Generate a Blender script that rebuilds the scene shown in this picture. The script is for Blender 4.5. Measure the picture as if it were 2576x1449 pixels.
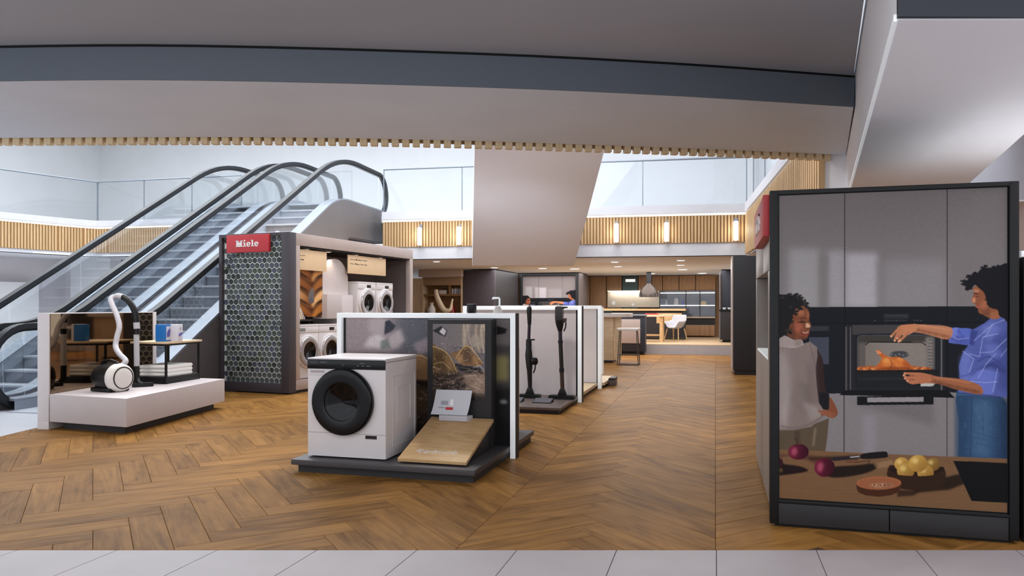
import bpy, bmesh, math, random
import numpy as np
from mathutils import Vector, Matrix

for o in list(bpy.data.objects):
    bpy.data.objects.remove(o, do_unlink=True)
scene = bpy.context.scene
COL = scene.collection
R = math.radians
random.seed(7)
rng = np.random.default_rng(11)

# ------------------------------------------------------------------ camera
# store axes: X across the shop, Y into the shop, Z up; the camera is turned 15.4 degrees to the left
cam_d = bpy.data.cameras.new('camera')
cam_d.sensor_width = 36.0
cam_d.lens = 1857.0 / 2576.0 * 36.0
cam_d.shift_y = 48.5 / 2576.0
cam_d.clip_end = 200
cam = bpy.data.objects.new('camera', cam_d)
COL.objects.link(cam)
cam.location = (0, 0, 1.40)
cam.rotation_euler = (R(90), 0, R(15.414))
scene.camera = cam

# ------------------------------------------------------------------ world and light
world = bpy.data.worlds.new('world')
scene.world = world
world.use_nodes = True
wb = world.node_tree.nodes['Background']
wb.inputs[0].default_value = (0.90, 0.94, 1.0, 1)
wb.inputs[1].default_value = 1.4

def area(name, loc, sx, sy, power, col=(1, 1, 1), rot=(0, 0, 0), spread=180):
    d = bpy.data.lights.new(name, 'AREA')
    d.shape = 'RECTANGLE'; d.size = sx; d.size_y = sy
    d.energy = power; d.color = col; d.spread = R(spread)
    o = bpy.data.objects.new(name, d); COL.objects.link(o)
    o.location = loc; o.rotation_euler = rot
    return o

# daylight through the atrium roof
area('atrium_skylight', (-9.3, 13.4, 7.4), 17, 8, 2200, (0.93, 0.97, 1.0))
# unseen spots without fixtures, added to brighten the displays and their surroundings
def fill_spot(loc, aim, power, size=62, col=(1.0, 0.95, 0.88)):
    d = bpy.data.lights.new('fill_spot', 'SPOT'); d.energy = power; d.color = col
    d.spot_size = R(size); d.spot_blend = 0.9; d.shadow_soft_size = 0.12
    o = bpy.data.objects.new('fill_spot', d); COL.objects.link(o); o.location = loc
    o.rotation_euler = (Vector(aim) - Vector(loc)).to_track_quat('-Z', 'Y').to_euler()
    return o
fill_spot((-2.9, 7.75, 3.42), (-2.9, 6.0, 0.6), 290)
fill_spot((-1.7, 8.25, 3.42), (-1.6, 5.8, 0.0), 130)
fill_spot((-6.6, 6.6, 3.42), (-6.6, 7.6, 0.4), 150)
fill_spot((-4.6, 7.2, 3.42), (-5.0, 5.6, 0.0), 120)
fill_spot((-0.2, 8.9, 3.42), (0.2, 8.2, 0.0), 130)
fill_spot((-2.4, 9.2, 3.5), (-2.6, 10.6, 0.5), 150)
fill_spot((-6.25, 12.4, 2.80), (-3.6, 13.6, 3.1), 60, 66, (0.90, 0.94, 1.0))  # spot added above the kiosk to lift the slanting stair soffit
fill_spot((-3.4, 12.0, 1.55), (-4.0, 15.0, 2.9), 55, 78, (0.86, 0.92, 1.0))      # unseen uplight behind the vacuum stand, added to brighten the stair soffit
fill_spot((0.05, 8.95, 3.44), (1.35, 9.7, 3.0), 45, 80, (1.0, 0.95, 0.92))  # added to brighten the end face of the right gallery edge
fill_spot((-3.3, 9.6, 3.5), (-6.3, 12.4, 2.0), 130, 60)   # added to brighten the open side of the kiosk
area('right_fill', (2.75, 5.6, 3.44), 0.6, 3.0, 75, (1.0, 0.97, 0.96))  # unseen area light added to brighten the wall at the right
# unseen ceiling light added to brighten the shop front
area('front_fill', (-2.5, 2.2, 3.44), 7.0, 0.8, 40, (1.0, 0.97, 0.95))
# recessed downlights over the kitchen zone at the back
area('kitchen_luminaire', (-3.2, 22.5, 2.57), 7.0, 6.5, 520, (0.97, 0.97, 1.0))

vs = scene.view_settings
vs.view_transform = 'Standard'
vs.look = 'None'
vs.exposure = 0.0
vs.gamma = 1.0
vs.use_curve_mapping = False

# ------------------------------------------------------------------ materials
def lin(c):
    c = c / 255.0
    return c / 12.92 if c <= 0.04045 else ((c + 0.055) / 1.055) ** 2.4
def S(r, g, b, k=1.0):
    return (lin(r) * k, lin(g) * k, lin(b) * k, 1.0)

MATS = {}
def mat(name, col, rough=0.5, metal=0.0, spec=0.5, var=0.0, vscale=6.0, bump=0.0, bscale=60.0,
        coat=0.0, emit=None, estr=0.0, stretch=None):
    if name in MATS:
        return MATS[name]
    m = bpy.data.materials.new(name); m.use_nodes = True
    nt = m.node_tree; b = nt.nodes['Principled BSDF']
    b.inputs['Base Color'].default_value = col
    b.inputs['Roughness'].default_value = rough
    b.inputs['Metallic'].default_value = metal
    b.inputs['Specular IOR Level'].default_value = spec
    b.inputs['Coat Weight'].default_value = coat
    b.inputs['Coat Roughness'].default_value = 0.08
    if emit:
        b.inputs['Emission Color'].default_value = emit
        b.inputs['Emission Strength'].default_value = estr
    if var or bump:
        tc = nt.nodes.new('ShaderNodeTexCoord')
        mp = nt.nodes.new('ShaderNodeMapping')
        if stretch:
            mp.inputs['Scale'].default_value = stretch
        nt.links.new(tc.outputs['Object'], mp.inputs['Vector'])
        n = nt.nodes.new('ShaderNodeTexNoise'); n.inputs['Scale'].default_value = vscale
        n.inputs['Detail'].default_value = 5
        nt.links.new(mp.outputs[0], n.inputs['Vector'])
        if var:
            mr = nt.nodes.new('ShaderNodeMapRange')
            mr.inputs['From Min'].default_value = 0.3; mr.inputs['From Max'].default_value = 0.7
            mr.inputs['To Min'].default_value = 1 - var; mr.inputs['To Max'].default_value = 1 + var
            nt.links.new(n.outputs['Fac'], mr.inputs['Value'])
            mx = nt.nodes.new('ShaderNodeVectorMath'); mx.operation = 'SCALE'
            mx.inputs[0].default_value = col[:3]
            nt.links.new(mr.outputs[0], mx.inputs['Scale'])
            nt.links.new(mx.outputs[0], b.inputs['Base Color'])
        if bump:
            n2 = nt.nodes.new('ShaderNodeTexNoise'); n2.inputs['Scale'].default_value = bscale
            nt.links.new(mp.outputs[0], n2.inputs['Vector'])
            bp = nt.nodes.new('ShaderNodeBump'); bp.inputs['Strength'].default_value = bump
            bp.inputs['Distance'].default_value = 0.004
            nt.links.new(n2.outputs['Fac'], bp.inputs['Height'])
            nt.links.new(bp.outputs[0], b.inputs['Normal'])
    MATS[name] = m
    return m

def wood(name, dark, light, rough=0.4, sc=(2.0, 26.0, 26.0), uv=False, rnd=False, spec=0.4, contrast=1.0):
    """long-grained wood; grain runs along local x (or the u of the uv map)"""
    m = bpy.data.materials.new(name); m.use_nodes = True
    nt = m.node_tree; N = nt.nodes; L = nt.links; b = N['Principled BSDF']
    tc = N.new('ShaderNodeTexCoord'); mp = N.new('ShaderNodeMapping')
    mp.inputs['Scale'].default_value = sc
    L.new(tc.outputs['UV' if uv else 'Object'], mp.inputs['Vector'])
    n1 = N.new('ShaderNodeTexNoise'); n1.inputs['Scale'].default_value = 1.0
    n1.inputs['Detail'].default_value = 6; n1.inputs['Roughness'].default_value = 0.62
    n1.inputs['Distortion'].default_value = 0.7
    L.new(mp.outputs[0], n1.inputs['Vector'])
    mp2 = N.new('ShaderNodeMapping')
    mp2.inputs['Scale'].default_value = (sc[0] * 0.9, sc[1] * 0.22, sc[2] * 0.22)
    L.new(tc.outputs['UV' if uv else 'Object'], mp2.inputs['Vector'])
    n2 = N.new('ShaderNodeTexNoise'); n2.inputs['Scale'].default_value = 1.0
    n2.inputs['Detail'].default_value = 3; n2.inputs['Distortion'].default_value = 1.4
    L.new(mp2.outputs[0], n2.inputs['Vector'])
    ad = N.new('ShaderNodeMath'); ad.operation = 'ADD'
    L.new(n1.outputs['Fac'], ad.inputs[0]); L.new(n2.outputs['Fac'], ad.inputs[1])
    last = ad.outputs[0]
    if rnd:
        at = N.new('ShaderNodeAttribute'); at.attribute_name = 'rnd'
        ma = N.new('ShaderNodeMath'); ma.operation = 'MULTIPLY_ADD'
        ma.inputs[1].default_value = 0.26
        L.new(at.outputs['Fac'], ma.inputs[0]); L.new(last, ma.inputs[2])
        sb = N.new('ShaderNodeMath'); sb.operation = 'SUBTRACT'; sb.inputs[1].default_value = 0.13
        L.new(ma.outputs[0], sb.inputs[0]); last = sb.outputs[0]
    mr = N.new('ShaderNodeMapRange')
    mr.inputs['From Min'].default_value = 1.0 - 0.34 / contrast
    mr.inputs['From Max'].default_value = 1.0 + 0.34 / contrast
    L.new(last, mr.inputs['Value'])
    cr = N.new('ShaderNodeMix'); cr.data_type = 'RGBA'
    cr.inputs['A'].default_value = dark; cr.inputs['B'].default_value = light
    L.new(mr.outputs[0], cr.inputs['Factor'])
    L.new(cr.outputs['Result'], b.inputs['Base Color'])
    b.inputs['Roughness'].default_value = rough
    b.inputs['Specular IOR Level'].default_value = spec
    bp = N.new('ShaderNodeBump'); bp.inputs['Strength'].default_value = 0.15
    bp.inputs['Distance'].default_value = 0.002
    L.new(n1.outputs['Fac'], bp.inputs['Height']); L.new(bp.outputs[0], b.inputs['Normal'])
    MATS[name] = m
    return m

def glass(name, tint=(0.9, 0.95, 0.97, 1), refl=0.5, base=0.04):
    """thin clear pane: fresnel mix of transparency and mirror reflection"""
    m = bpy.data.materials.new(name); m.use_nodes = True
    nt = m.node_tree; N = nt.nodes; L = nt.links
    N.remove(N['Principled BSDF'])
    out = N['Material Output']
    t = N.new('ShaderNodeBsdfTransparent'); t.inputs[0].default_value = tint
    g = N.new('ShaderNodeBsdfGlossy'); g.inputs['Roughness'].default_value = 0.02
    f = N.new('ShaderNodeFresnel'); f.inputs[0].default_value = 1.4
    k = N.new('ShaderNodeMath'); k.operation = 'MULTIPLY_ADD'
    k.inputs[1].default_value = refl; k.inputs[2].default_value = base
    L.new(f.outputs[0], k.inputs[0])
    mx = N.new('ShaderNodeMixShader')
    L.new(k.outputs[0], mx.inputs[0]); L.new(t.outputs[0], mx.inputs[1]); L.new(g.outputs[0], mx.inputs[2])
    L.new(mx.outputs[0], out.inputs[0])
    MATS[name] = m
    return m

def print_mat(name, rough=0.4, coat=0.0, estr=0.0):
    """flat print: colours come from the panel's own colour attribute"""
    m = bpy.data.materials.new(name); m.use_nodes = True
    nt = m.node_tree; b = nt.nodes['Principled BSDF']
    a = nt.nodes.new('ShaderNodeAttribute'); a.attribute_name = 'ink'
    nt.links.new(a.outputs['Color'], b.inputs['Base Color'])
    b.inputs['Roughness'].default_value = rough
    b.inputs['Specular IOR Level'].default_value = 0.12
    b.inputs['Coat Weight'].default_value = coat
    if estr:
        nt.links.new(a.outputs['Color'], b.inputs['Emission Color'])
        b.inputs['Emission Strength'].default_value = estr
    MATS[name] = m
    return m

M = {
 'white':   mat('white_lacquer', S(222, 216, 217), 0.35, var=0.02),
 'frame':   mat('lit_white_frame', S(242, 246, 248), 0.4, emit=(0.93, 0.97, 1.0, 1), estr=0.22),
 'wallw':   mat('white_plaster', S(226, 227, 229), 0.85, var=0.02, vscale=1.5),
 'bandw':   mat('gallery_paint', S(188, 188, 194), 0.8, var=0.02),
 'dentil':  wood('pale_batten', S(214, 190, 150), S(236, 216, 182), 0.6, sc=(20, 20, 2)),
 'kioskfr': mat('kiosk_frame', S(70, 66, 72), 0.45, spec=0.35, var=0.04, vscale=2),
 'wire':    mat('bronze_wire', S(78, 66, 58), 0.4, metal=0.4),
 'soffit':  mat('soffit_paint', S(218, 228, 242), 0.85, var=0.03, vscale=1.2),
 'front':   mat('ceiling_paint', S(170, 173, 181), 0.9, var=0.03, vscale=1.0),
 'fascia':  mat('fascia_paint', S(104, 112, 122), 0.85, var=0.03, vscale=1.5),
 'pinkwall': mat('warm_grey_plaster', S(222, 217, 220), 0.85, var=0.03, vscale=1.0),
 'beam':    mat('beam_paint', S(244, 244, 248), 0.85, var=0.02, vscale=1.0),
 'navy':    mat('navy_panel', S(34, 38, 50), 0.5),
 'black':   mat('black_satin', S(18, 19, 21), 0.45, spec=0.3),
 'char':    mat('charcoal_panel', S(46, 45, 47), 0.5, spec=0.3, var=0.05, vscale=3),
 'dark':    mat('dark_board', S(42, 39, 40), 0.5, spec=0.3, var=0.06, vscale=4),
 'deckm':   mat('dark_deck', S(66, 63, 66), 0.45, var=0.08, vscale=5),
 'bronze':  mat('bronze_metal', S(188, 172, 165), 0.4, metal=0.35, var=0.05, vscale=2),
 'steel':   mat('brushed_steel', S(140, 146, 156), 0.42, metal=0.6, var=0.05, vscale=3),
 'steelp':  mat('escalator_panel', S(132, 140, 152), 0.42, metal=0.35, var=0.05, vscale=2),
 'step':    mat('step_metal', S(172, 176, 184), 0.5, metal=0.2, var=0.08, vscale=6),
 'truss':   mat('truss_cladding', S(104, 98, 98), 0.45, metal=0.3, var=0.06, vscale=1.5),
 'rubber':  mat('handrail_rubber', S(30, 32, 37), 0.5, spec=0.3),
 'pink':    mat('rose_grey_lacquer', S(196, 186, 186), 0.5, var=0.02),
 'pinkp':   mat('rose_grey_panel', S(206, 198, 200), 0.55, var=0.02),
 'red':     mat('red_sign', S(190, 42, 52), 0.4),
 'letter':  mat('white_letter', S(245, 245, 245), 0.4),
 'blackgl': mat('black_gloss', S(10, 11, 14), 0.16, spec=0.32),
 'plasticd': mat('dark_plastic', S(20, 20, 22), 0.38, spec=0.35),
 'plasticg': mat('grey_plastic', S(190, 188, 194), 0.45),
 'cream':   mat('cream_plastic', S(226, 220, 214), 0.4),
 'chrome':  mat('chrome', S(200, 200, 204), 0.12, metal=1.0),
 'silver':  mat('silver_ring', S(176, 170, 172), 0.25, metal=0.7),
 'creamb':  mat('cream_board', S(226, 196, 158), 0.55, var=0.03),
 'ink':     mat('dark_ink', S(60, 48, 40), 0.6),
 'stone':   mat('stone_tile', S(170, 162, 164), 0.45, var=0.05, vscale=3.0, bump=0.05),
 'grout':   mat('grout', S(120, 118, 120), 0.8),
 'mallfl':  mat('pale_stone', S(186, 188, 194), 0.4, var=0.04, vscale=1.5),
 'sub':     mat('subfloor', S(60, 42, 28), 0.9),
 'honey':   mat('honeycomb_rim', S(236, 242, 238), 0.5),
 'led':     mat('led_strip', S(255, 250, 240), 0.5, emit=(1.0, 0.96, 0.88, 1), estr=0.9),
 'lampe':   mat('lamp_glow', S(255, 252, 245), 0.5, emit=(1.0, 0.97, 0.92, 1), estr=1.6),
 'spote':   mat('spot_glow', S(255, 240, 215), 0.5, emit=(1.0, 0.86, 0.66, 1), estr=1.6),
 'mirror':  mat('bronze_mirror', S(128, 108, 88), 0.04, metal=1.0),
 'towel':   mat('white_towel', S(236, 234, 230), 0.9, bump=0.4, bscale=180),
 'blue':    mat('blue_carton', S(24, 108, 186), 0.4),
 'cartonw': mat('white_carton', S(214, 212, 222), 0.4),
 'violet':  mat('violet_print', S(92, 92, 176), 0.5),
 'paper':   mat('paper', S(206, 208, 216), 0.5),
 'paperk':  mat('paper_print_grey', S(160, 162, 172), 0.6),
 'green':   mat('dark_green', S(34, 66, 64), 0.4),
 'fabric':  mat('pale_fabric', S(182, 180, 184), 0.9, bump=0.3, bscale=150),
 'redpl':   mat('red_cloth', S(190, 70, 60), 0.6),
 'curt':    mat('brown_wall_panel', S(98, 88, 86), 0.6, var=0.05, vscale=2),
 'splash':  mat('cream_backsplash', S(222, 210, 190), 0.4, var=0.03),
 'drum':    mat('drum_interior', S(120, 116, 114), 0.35, metal=0.4, var=0.3, vscale=14),
 'laundry': mat('laundry', S(30, 33, 46), 0.8, var=0.5, vscale=9),
}
M['floorw'] = wood('oak_floor', S(105, 71, 33), S(161, 116, 61), 0.42, sc=(1.6, 22, 1), uv=True, rnd=True, spec=0.05)
M['oak'] = wood('oak_board', S(180, 142, 98), S(218, 182, 132), 0.5, sc=(3, 40, 40))
M['oakp'] = wood('pale_oak', S(196, 170, 136), S(226, 202, 168), 0.5, sc=(2, 24, 24))
M['batten'] = wood('pine_batten', S(164, 134, 96), S(196, 165, 124), 0.6, sc=(20, 20, 2))
M['walnut'] = wood('walnut_front', S(134, 99, 68), S(172, 131, 92), 0.5, sc=(14, 14, 1.2))
M['shelfw'] = wood('shelf_wood', S(120, 88, 54), S(160, 122, 80), 0.5, sc=(3, 20, 20))
M['pane'] = glass('clear_pane', (0.96, 0.975, 0.985, 1), 0.28, 0.02)
M['doorgl'] = glass('door_glass', (0.20, 0.21, 0.24, 1), 0.5, 0.02)
M['print'] = print_mat('photo_print', 0.42)
M['screen'] = print_mat('screen_print', 0.3, 0.2)

# ------------------------------------------------------------------ object helpers
def link(o, parent=None):
    COL.objects.link(o)
    if parent is not None:
        o.parent = parent
    return o
def tag(o, label=None, cat=None, group=None, kind=None):
    if label: o['label'] = label
    if cat: o['category'] = cat
    if group: o['group'] = group
    if kind: o['kind'] = kind
    return o
def thing(name, label, cat, loc=(0, 0, 0), rz=0.0, group=None):
    o = bpy.data.objects.new(name, None); link(o)
    o.empty_display_size = 0.1
    o.location = loc; o.rotation_euler = (0, 0, R(rz))
    return tag(o, label, cat, group)
def structure(o, label=None):
    o['kind'] = 'structure'
    if label: o['label'] = label
    return o
def copy_tree(o, parent=None):
    c = o.copy(); COL.objects.link(c)
    if parent is not None: c.parent = parent
    for ch in list(o.children):
        copy_tree(ch, c)
    return c

class MB:
    def __init__(self):
        self.v = []; self.f = []
    def add(self, vs, fs):
        n = len(self.v)
        self.v += [tuple(p) for p in vs]
        self.f += [tuple(i + n for i in f) for f in fs]
        return self
    def box(self, x0, x1, y0, y1, z0, z1):
        if x0 > x1: x0, x1 = x1, x0
        if y0 > y1: y0, y1 = y1, y0
        if z0 > z1: z0, z1 = z1, z0
        return self.add([(x0, y0, z0), (x1, y0, z0), (x1, y1, z0), (x0, y1, z0),
                         (x0, y0, z1), (x1, y0, z1), (x1, y1, z1), (x0, y1, z1)],
                        [(3, 2, 1, 0), (4, 5, 6, 7), (0, 1, 5, 4), (1, 2, 6, 5), (2, 3, 7, 6), (3, 0, 4, 7)])
    def prism(self, poly, z0, z1):
        a = sum(poly[i][0] * poly[(i + 1) % len(poly)][1] - poly[(i + 1) % len(poly)][0] * poly[i][1] for i in range(len(poly)))
        if a < 0: poly = poly[::-1]
        n = len(poly)
        vs = [(p[0], p[1], z0) for p in poly] + [(p[0], p[1], z1) for p in poly]
        fs = [tuple(range(n))[::-1], tuple(range(n, 2 * n))]
        fs += [(i, (i + 1) % n, n + (i + 1) % n, n + i) for i in range(n)]
        return self.add(vs, fs)
    def sprism(self, poly, x0, x1):
        """polygon given in (y, z), extruded along x"""
        a = sum(poly[i][0] * poly[(i + 1) % len(poly)][1] - poly[(i + 1) % len(poly)][0] * poly[i][1] for i in range(len(poly)))
        if a < 0: poly = poly[::-1]
        n = len(poly)
        vs = [(x0, p[0], p[1]) for p in poly] + [(x1, p[0], p[1]) for p in poly]
        fs = [tuple(range(n))[::-1], tuple(range(n, 2 * n))]
        fs += [(i, (i + 1) % n, n + (i + 1) % n, n + i) for i in range(n)]
        return self.add(vs, fs)
    def fprism(self, poly, y0, y1):
        """polygon given in (x, z), extruded along y"""
        a = sum(poly[i][0] * poly[(i + 1) % len(poly)][1] - poly[(i + 1) % len(poly)][0] * poly[i][1] for i in range(len(poly)))
        if a > 0: poly = poly[::-1]
        n = len(poly)
        vs = [(p[0], y0, p[1]) for p in poly] + [(p[0], y1, p[1]) for p in poly]
        fs = [tuple(range(n))[::-1], tuple(range(n, 2 * n))]
        fs += [(i, (i + 1) % n, n + (i + 1) % n, n + i) for i in range(n)]
        return self.add(vs, fs)
    def tube(self, pts, r, seg=10, cap=True, ry=None, up=Vector((0, 0, 1))):
        pts = [Vector(p) for p in pts]; n = len(pts)
        rr = r if isinstance(r, (list, tuple)) else [r] * n
        base = len(self.v); prev = None
        for i, p in enumerate(pts):
            t = (pts[min(i + 1, n - 1)] - pts[max(i - 1, 0)]).normalized()
            if prev is None:
                a = t.cross(up)
                if a.length < 1e-3: a = t.cross(Vector((0, 1, 0)))
                a.normalize()
            else:
                a = (prev - t * prev.dot(t)).normalized()
            prev = a; b = t.cross(a).normalized()
            k = (ry / r) if ry and not isinstance(r, (list, tuple)) else 1.0
            for j in range(seg):
                an = 2 * math.pi * j / seg
                q = p + a * (math.cos(an) * rr[i]) + b * (math.sin(an) * rr[i] * k)
                self.v.append(tuple(q))
        for i in range(n - 1):
            for j in range(seg):
                a0 = base + i * seg + j; a1 = base + i * seg + (j + 1) % seg
                self.f.append((a0, a0 + seg, a1 + seg, a1))
        if cap:
            self.f.append(tuple(base + j for j in range(seg)))
            self.f.append(tuple(base + (n - 1) * seg + j for j in range(seg))[::-1])
        return self
    def lathe(self, prof, c=(0, 0, 0), seg=24, axis='z', sx=1.0, sy=1.0, a0=0.0, a1=360.0):
        """profile of (radius, height) turned about an axis through c"""
        base = len(self.v); n = len(prof); full = abs(a1 - a0 - 360) < 1e-6
        m = seg if full else seg + 1
        for (r, h) in prof:
            for j in range(m):
                an = R(a0) + (R(a1) - R(a0)) * j / seg
                x, y = math.cos(an) * r * sx, math.sin(an) * r * sy
                if axis == 'z': q = (c[0] + x, c[1] + y, c[2] + h)
                elif axis == 'y': q = (c[0] + x, c[1] + h, c[2] + y)
                else: q = (c[0] + h, c[1] + x, c[2] + y)
                self.v.append(q)
        for i in range(n - 1):
            for j in range(seg):
                j1 = (j + 1) % m
                if not full and j == m - 1: continue
                self.f.append((base + i * m + j, base + i * m + j1, base + (i + 1) * m + j1, base + (i + 1) * m + j))
        return self
    def build(self, name, m, parent=None, smooth=None, bevel=0.0, bseg=2, uv=None):
        me = bpy.data.meshes.new(name)
        me.from_pydata(self.v, [], self.f)
        if bevel or True:
            bm = bmesh.new(); bm.from_mesh(me)
            bmesh.ops.recalc_face_normals(bm, faces=bm.faces)
            if bevel:
                bmesh.ops.bevel(bm, geom=[e for e in bm.edges if e.is_manifold and e.calc_face_angle(0) > 0.5],
                                offset=bevel, segments=bseg, profile=0.6, affect='EDGES', clamp_overlap=True)
            bm.to_mesh(me); bm.free()
        if m is not None: me.materials.append(m)
        if smooth is not None or bevel:
            me.polygons.foreach_set('use_smooth', [True] * len(me.polygons))
            me.set_sharp_from_angle(angle=R(smooth if smooth is not None else 18))
        me.update()
        return link(bpy.data.objects.new(name, me), parent)

def box(name, m, parent, x0, x1, y0, y1, z0, z1, bevel=0.0, bseg=2):
    return MB().box(x0, x1, y0, y1, z0, z1).build(name, m, parent, bevel=bevel, bseg=bseg)
def prism(name, m, parent, poly, z0, z1, bevel=0.0):
    return MB().prism(poly, z0, z1).build(name, m, parent, bevel=bevel)
def disc(cx, cz, r, n=32, ax=1.0):
    return [(cx + math.cos(2 * math.pi * k / n) * r * ax, cz + math.sin(2 * math.pi * k / n) * r) for k in range(n)]
def round_rect(x0, x1, z0, z1, r, n=5):
    pts = []
    for cx, cz, a in ((x1 - r, z1 - r, 0), (x0 + r, z1 - r, 90), (x0 + r, z0 + r, 180), (x1 - r, z0 + r, 270)):
        for k in range(n + 1):
            t = R(a + 90 * k / n)
            pts.append((cx + math.cos(t) * r, cz + math.sin(t) * r))
    return pts
def spline(pts, n=8, closed=False):
    """Catmull-Rom through the points"""
    P = [np.array(p, float) for p in pts]; out = []
    m = len(P); rngk = range(m if closed else m - 1)
    for i in rngk:
        if closed:
            p0, p1, p2, p3 = P[(i - 1) % m], P[i], P[(i + 1) % m], P[(i + 2) % m]
        else:
            p0, p1, p2, p3 = P[max(i - 1, 0)], P[i], P[i + 1], P[min(i + 2, m - 1)]
        for k in range(n):
            t = k / n
            out.append(tuple(0.5 * ((2 * p1) + (-p0 + p2) * t + (2 * p0 - 5 * p1 + 4 * p2 - p3) * t * t + (-p0 + 3 * p1 - 3 * p2 + p3) * t ** 3)))
    if not closed: out.append(tuple(P[-1]))
    return out

# ================================================================== STRUCTURE
TH = R(15.414); SN, CS = math.sin(TH), math.cos(TH)

def clip(poly, a, b, c):
    """keep the side a*x + b*y >= c of a convex polygon"""
    out = []
    for i in range(len(poly)):
        p, q = poly[i], poly[(i + 1) % len(poly)]
        dp = a * p[0] + b * p[1] - c; dq = a * q[0] + b * q[1] - c
        if dp >= 0: out.append(p)
        if (dp >= 0) != (dq >= 0):
            t = dp / (dp - dq)
            out.append((p[0] + (q[0] - p[0]) * t, p[1] + (q[1] - p[1]) * t))
    return out
def parea(p):
    return 0.5 * abs(sum(p[i][0] * p[(i + 1) % len(p)][1] - p[(i + 1) % len(p)][0] * p[i][1] for i in range(len(p))))
def inset(poly, d):
    a = sum(poly[i][0] * poly[(i + 1) % len(poly)][1] - poly[(i + 1) % len(poly)][0] * poly[i][1] for i in range(len(poly)))
    if a < 0: poly = poly[::-1]
    out = list(poly)
    for i in range(len(poly)):
        p, q = poly[i], poly[(i + 1) % len(poly)]
        ex, ey = q[0] - p[0], q[1] - p[1]; l = math.hypot(ex, ey)
        if l < 1e-6: continue
        nx, ny = -ey / l, ex / l
        out = clip(out, nx, ny, nx * p[0] + ny * p[1] + d)
        if len(out) < 3: return []
    return out

EDGE_D = 4.263                      # the shop threshold runs straight across the entrance
LX, LY = 0.9728, 0.2317             # left border of the oak floor (unit normal)
LC = LX * -7.475 + LY * 6.237
WOOD_END = 22.35

wood_poly = [(-14, 1), (3.4, 1), (3.4, WOOD_END), (-14, WOOD_END)]
wood_poly = clip(wood_poly, -SN, CS, EDGE_D); wood_poly = clip(wood_poly, LX, LY, LC)
floor = MB().prism(wood_poly, -0.05, -0.006).build('floor', M['sub'])
structure(floor, 'warm oak herringbone plank floor running from the grey threshold into the shop')

PW = 0.205; NL = 5; Q = PW / math.sqrt(2)
def plank_poly(kind, m, k):
    """corner points of a plank in (x, y) and its length direction"""
    if kind == 'A':
        a0, a1, b0, b1 = k + 2 * NL * m, k + 2 * NL * m + NL, k, k + 1
    else:
        a0, a1 = k, k + 1
        b0, b1 = k - 2 * NL * (m + 1) + 1, k - NL - 2 * NL * m + 1
        if m in (-1, -2): b0 -= 1
    return [((a - b) * Q, (a + b) * Q) for a, b in ((a0, b0), (a1, b0), (a1, b1), (a0, b1))]

planks = []
for m in range(-6, 3):
    for kind in 'AB':
        for k in range(-60, 150):
            p = plank_poly(kind, m, k)
            cx = sum(q[0] for q in p) / 4; cy = sum(q[1] for q in p) / 4
            if cy < 3 or cy > WOOD_END + 0.6 or cx > 3.6 or cx < -12: continue
            per = 2 * NL * Q
            if kind == 'A' and m == 0: p = clip(p, 1, 0, 0)
            if kind == 'A' and m == -1: p = clip(p, 1, 0, -per)
            if kind == 'B' and m == -1: p = clip(p, -1, 0, 0)
            if kind == 'B' and m == -2: p = clip(p, -1, 0, per)
            p = clip(p, -SN, CS, EDGE_D)
            if len(p) >= 3: p = clip(p, LX, LY, LC)
            if len(p) >= 3: p = clip(p, 0, -1, -WOOD_END)
            if len(p) >= 3: p = clip(p, -1, 0, -3.4)
            if len(p) < 3 or parea(p) < 0.004: continue
            p = inset(p, 0.0012)
            if len(p) < 3: continue
            D = -cx * SN + cy * CS; X = cx * CS + cy * SN
            vis = abs(X / max(D, 0.1)) < 0.72
            # behind the wall display at the right nothing of the floor is seen
            if cx > 0.4 and cy > 5.1: vis = False
            planks.append((0 if vis else 1, D, p, kind))
planks.sort(key=lambda t: (t[0], t[1]))

def plank_mesh(items, name):
    V = []; F = []; UV = []; RN = []
    for (_, _, p, kind) in items:
        d = (Q, Q) if kind == 'A' else (-Q, Q)
        l = math.hypot(*d); d = (d[0] / l, d[1] / l); e = (-d[1], d[0])
        top = inset(p, 0.0022)
        if len(top) != len(p): top = p
        a = sum(p[i][0] * p[(i + 1) % len(p)][1] - p[(i + 1) % len(p)][0] * p[i][1] for i in range(len(p)))
        if a < 0: p = p[::-1]
        a = sum(top[i][0] * top[(i + 1) % len(top)][1] - top[(i + 1) % len(top)][0] * top[i][1] for i in range(len(top)))
        if a < 0: top = top[::-1]
        n = len(p); b = len(V)
        # start both rings at the matching corner
        i0 = min(range(n), key=lambda i: (top[i][0] - p[0][0]) ** 2 + (top[i][1] - p[0][1]) ** 2)
        top = top[i0:] + top[:i0]
        dz = random.uniform(-0.0004, 0.0004)
        V += [(q[0], q[1], -0.007) for q in p] + [(q[0], q[1], -0.0016 + dz) for q in p] + [(q[0], q[1], dz) for q in top]
        F.append(tuple(b + 2 * n + i for i in range(n)))
        for i in range(n):
            j = (i + 1) % n
            F.append((b + n + i, b + n + j, b + 2 * n + j, b + 2 * n + i))
            F.append((b + i, b + j, b + n + j, b + n + i))
        ou, ov, r = random.uniform(0, 50), random.uniform(0, 50), random.random()
        for ring in (p, p, top):
            for q in ring:
                UV.append((q[0] * d[0] + q[1] * d[1] + ou, q[0] * e[0] + q[1] * e[1] + ov)); RN.append(r)
    me = bpy.data.meshes.new(name); me.from_pydata(V, [], F)
    ul = me.uv_layers.new(name='UVMap')
    li = np.empty(len(me.loops), np.int32); me.loops.foreach_get('vertex_index', li)
    ul.data.foreach_set('uv', np.array(UV, np.float32)[li].ravel())
    at = me.attributes.new('rnd', 'FLOAT', 'POINT'); at.data.foreach_set('value', np.array(RN, np.float32))
    me.materials.append(M['floorw']); me.update()
    return me
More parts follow.
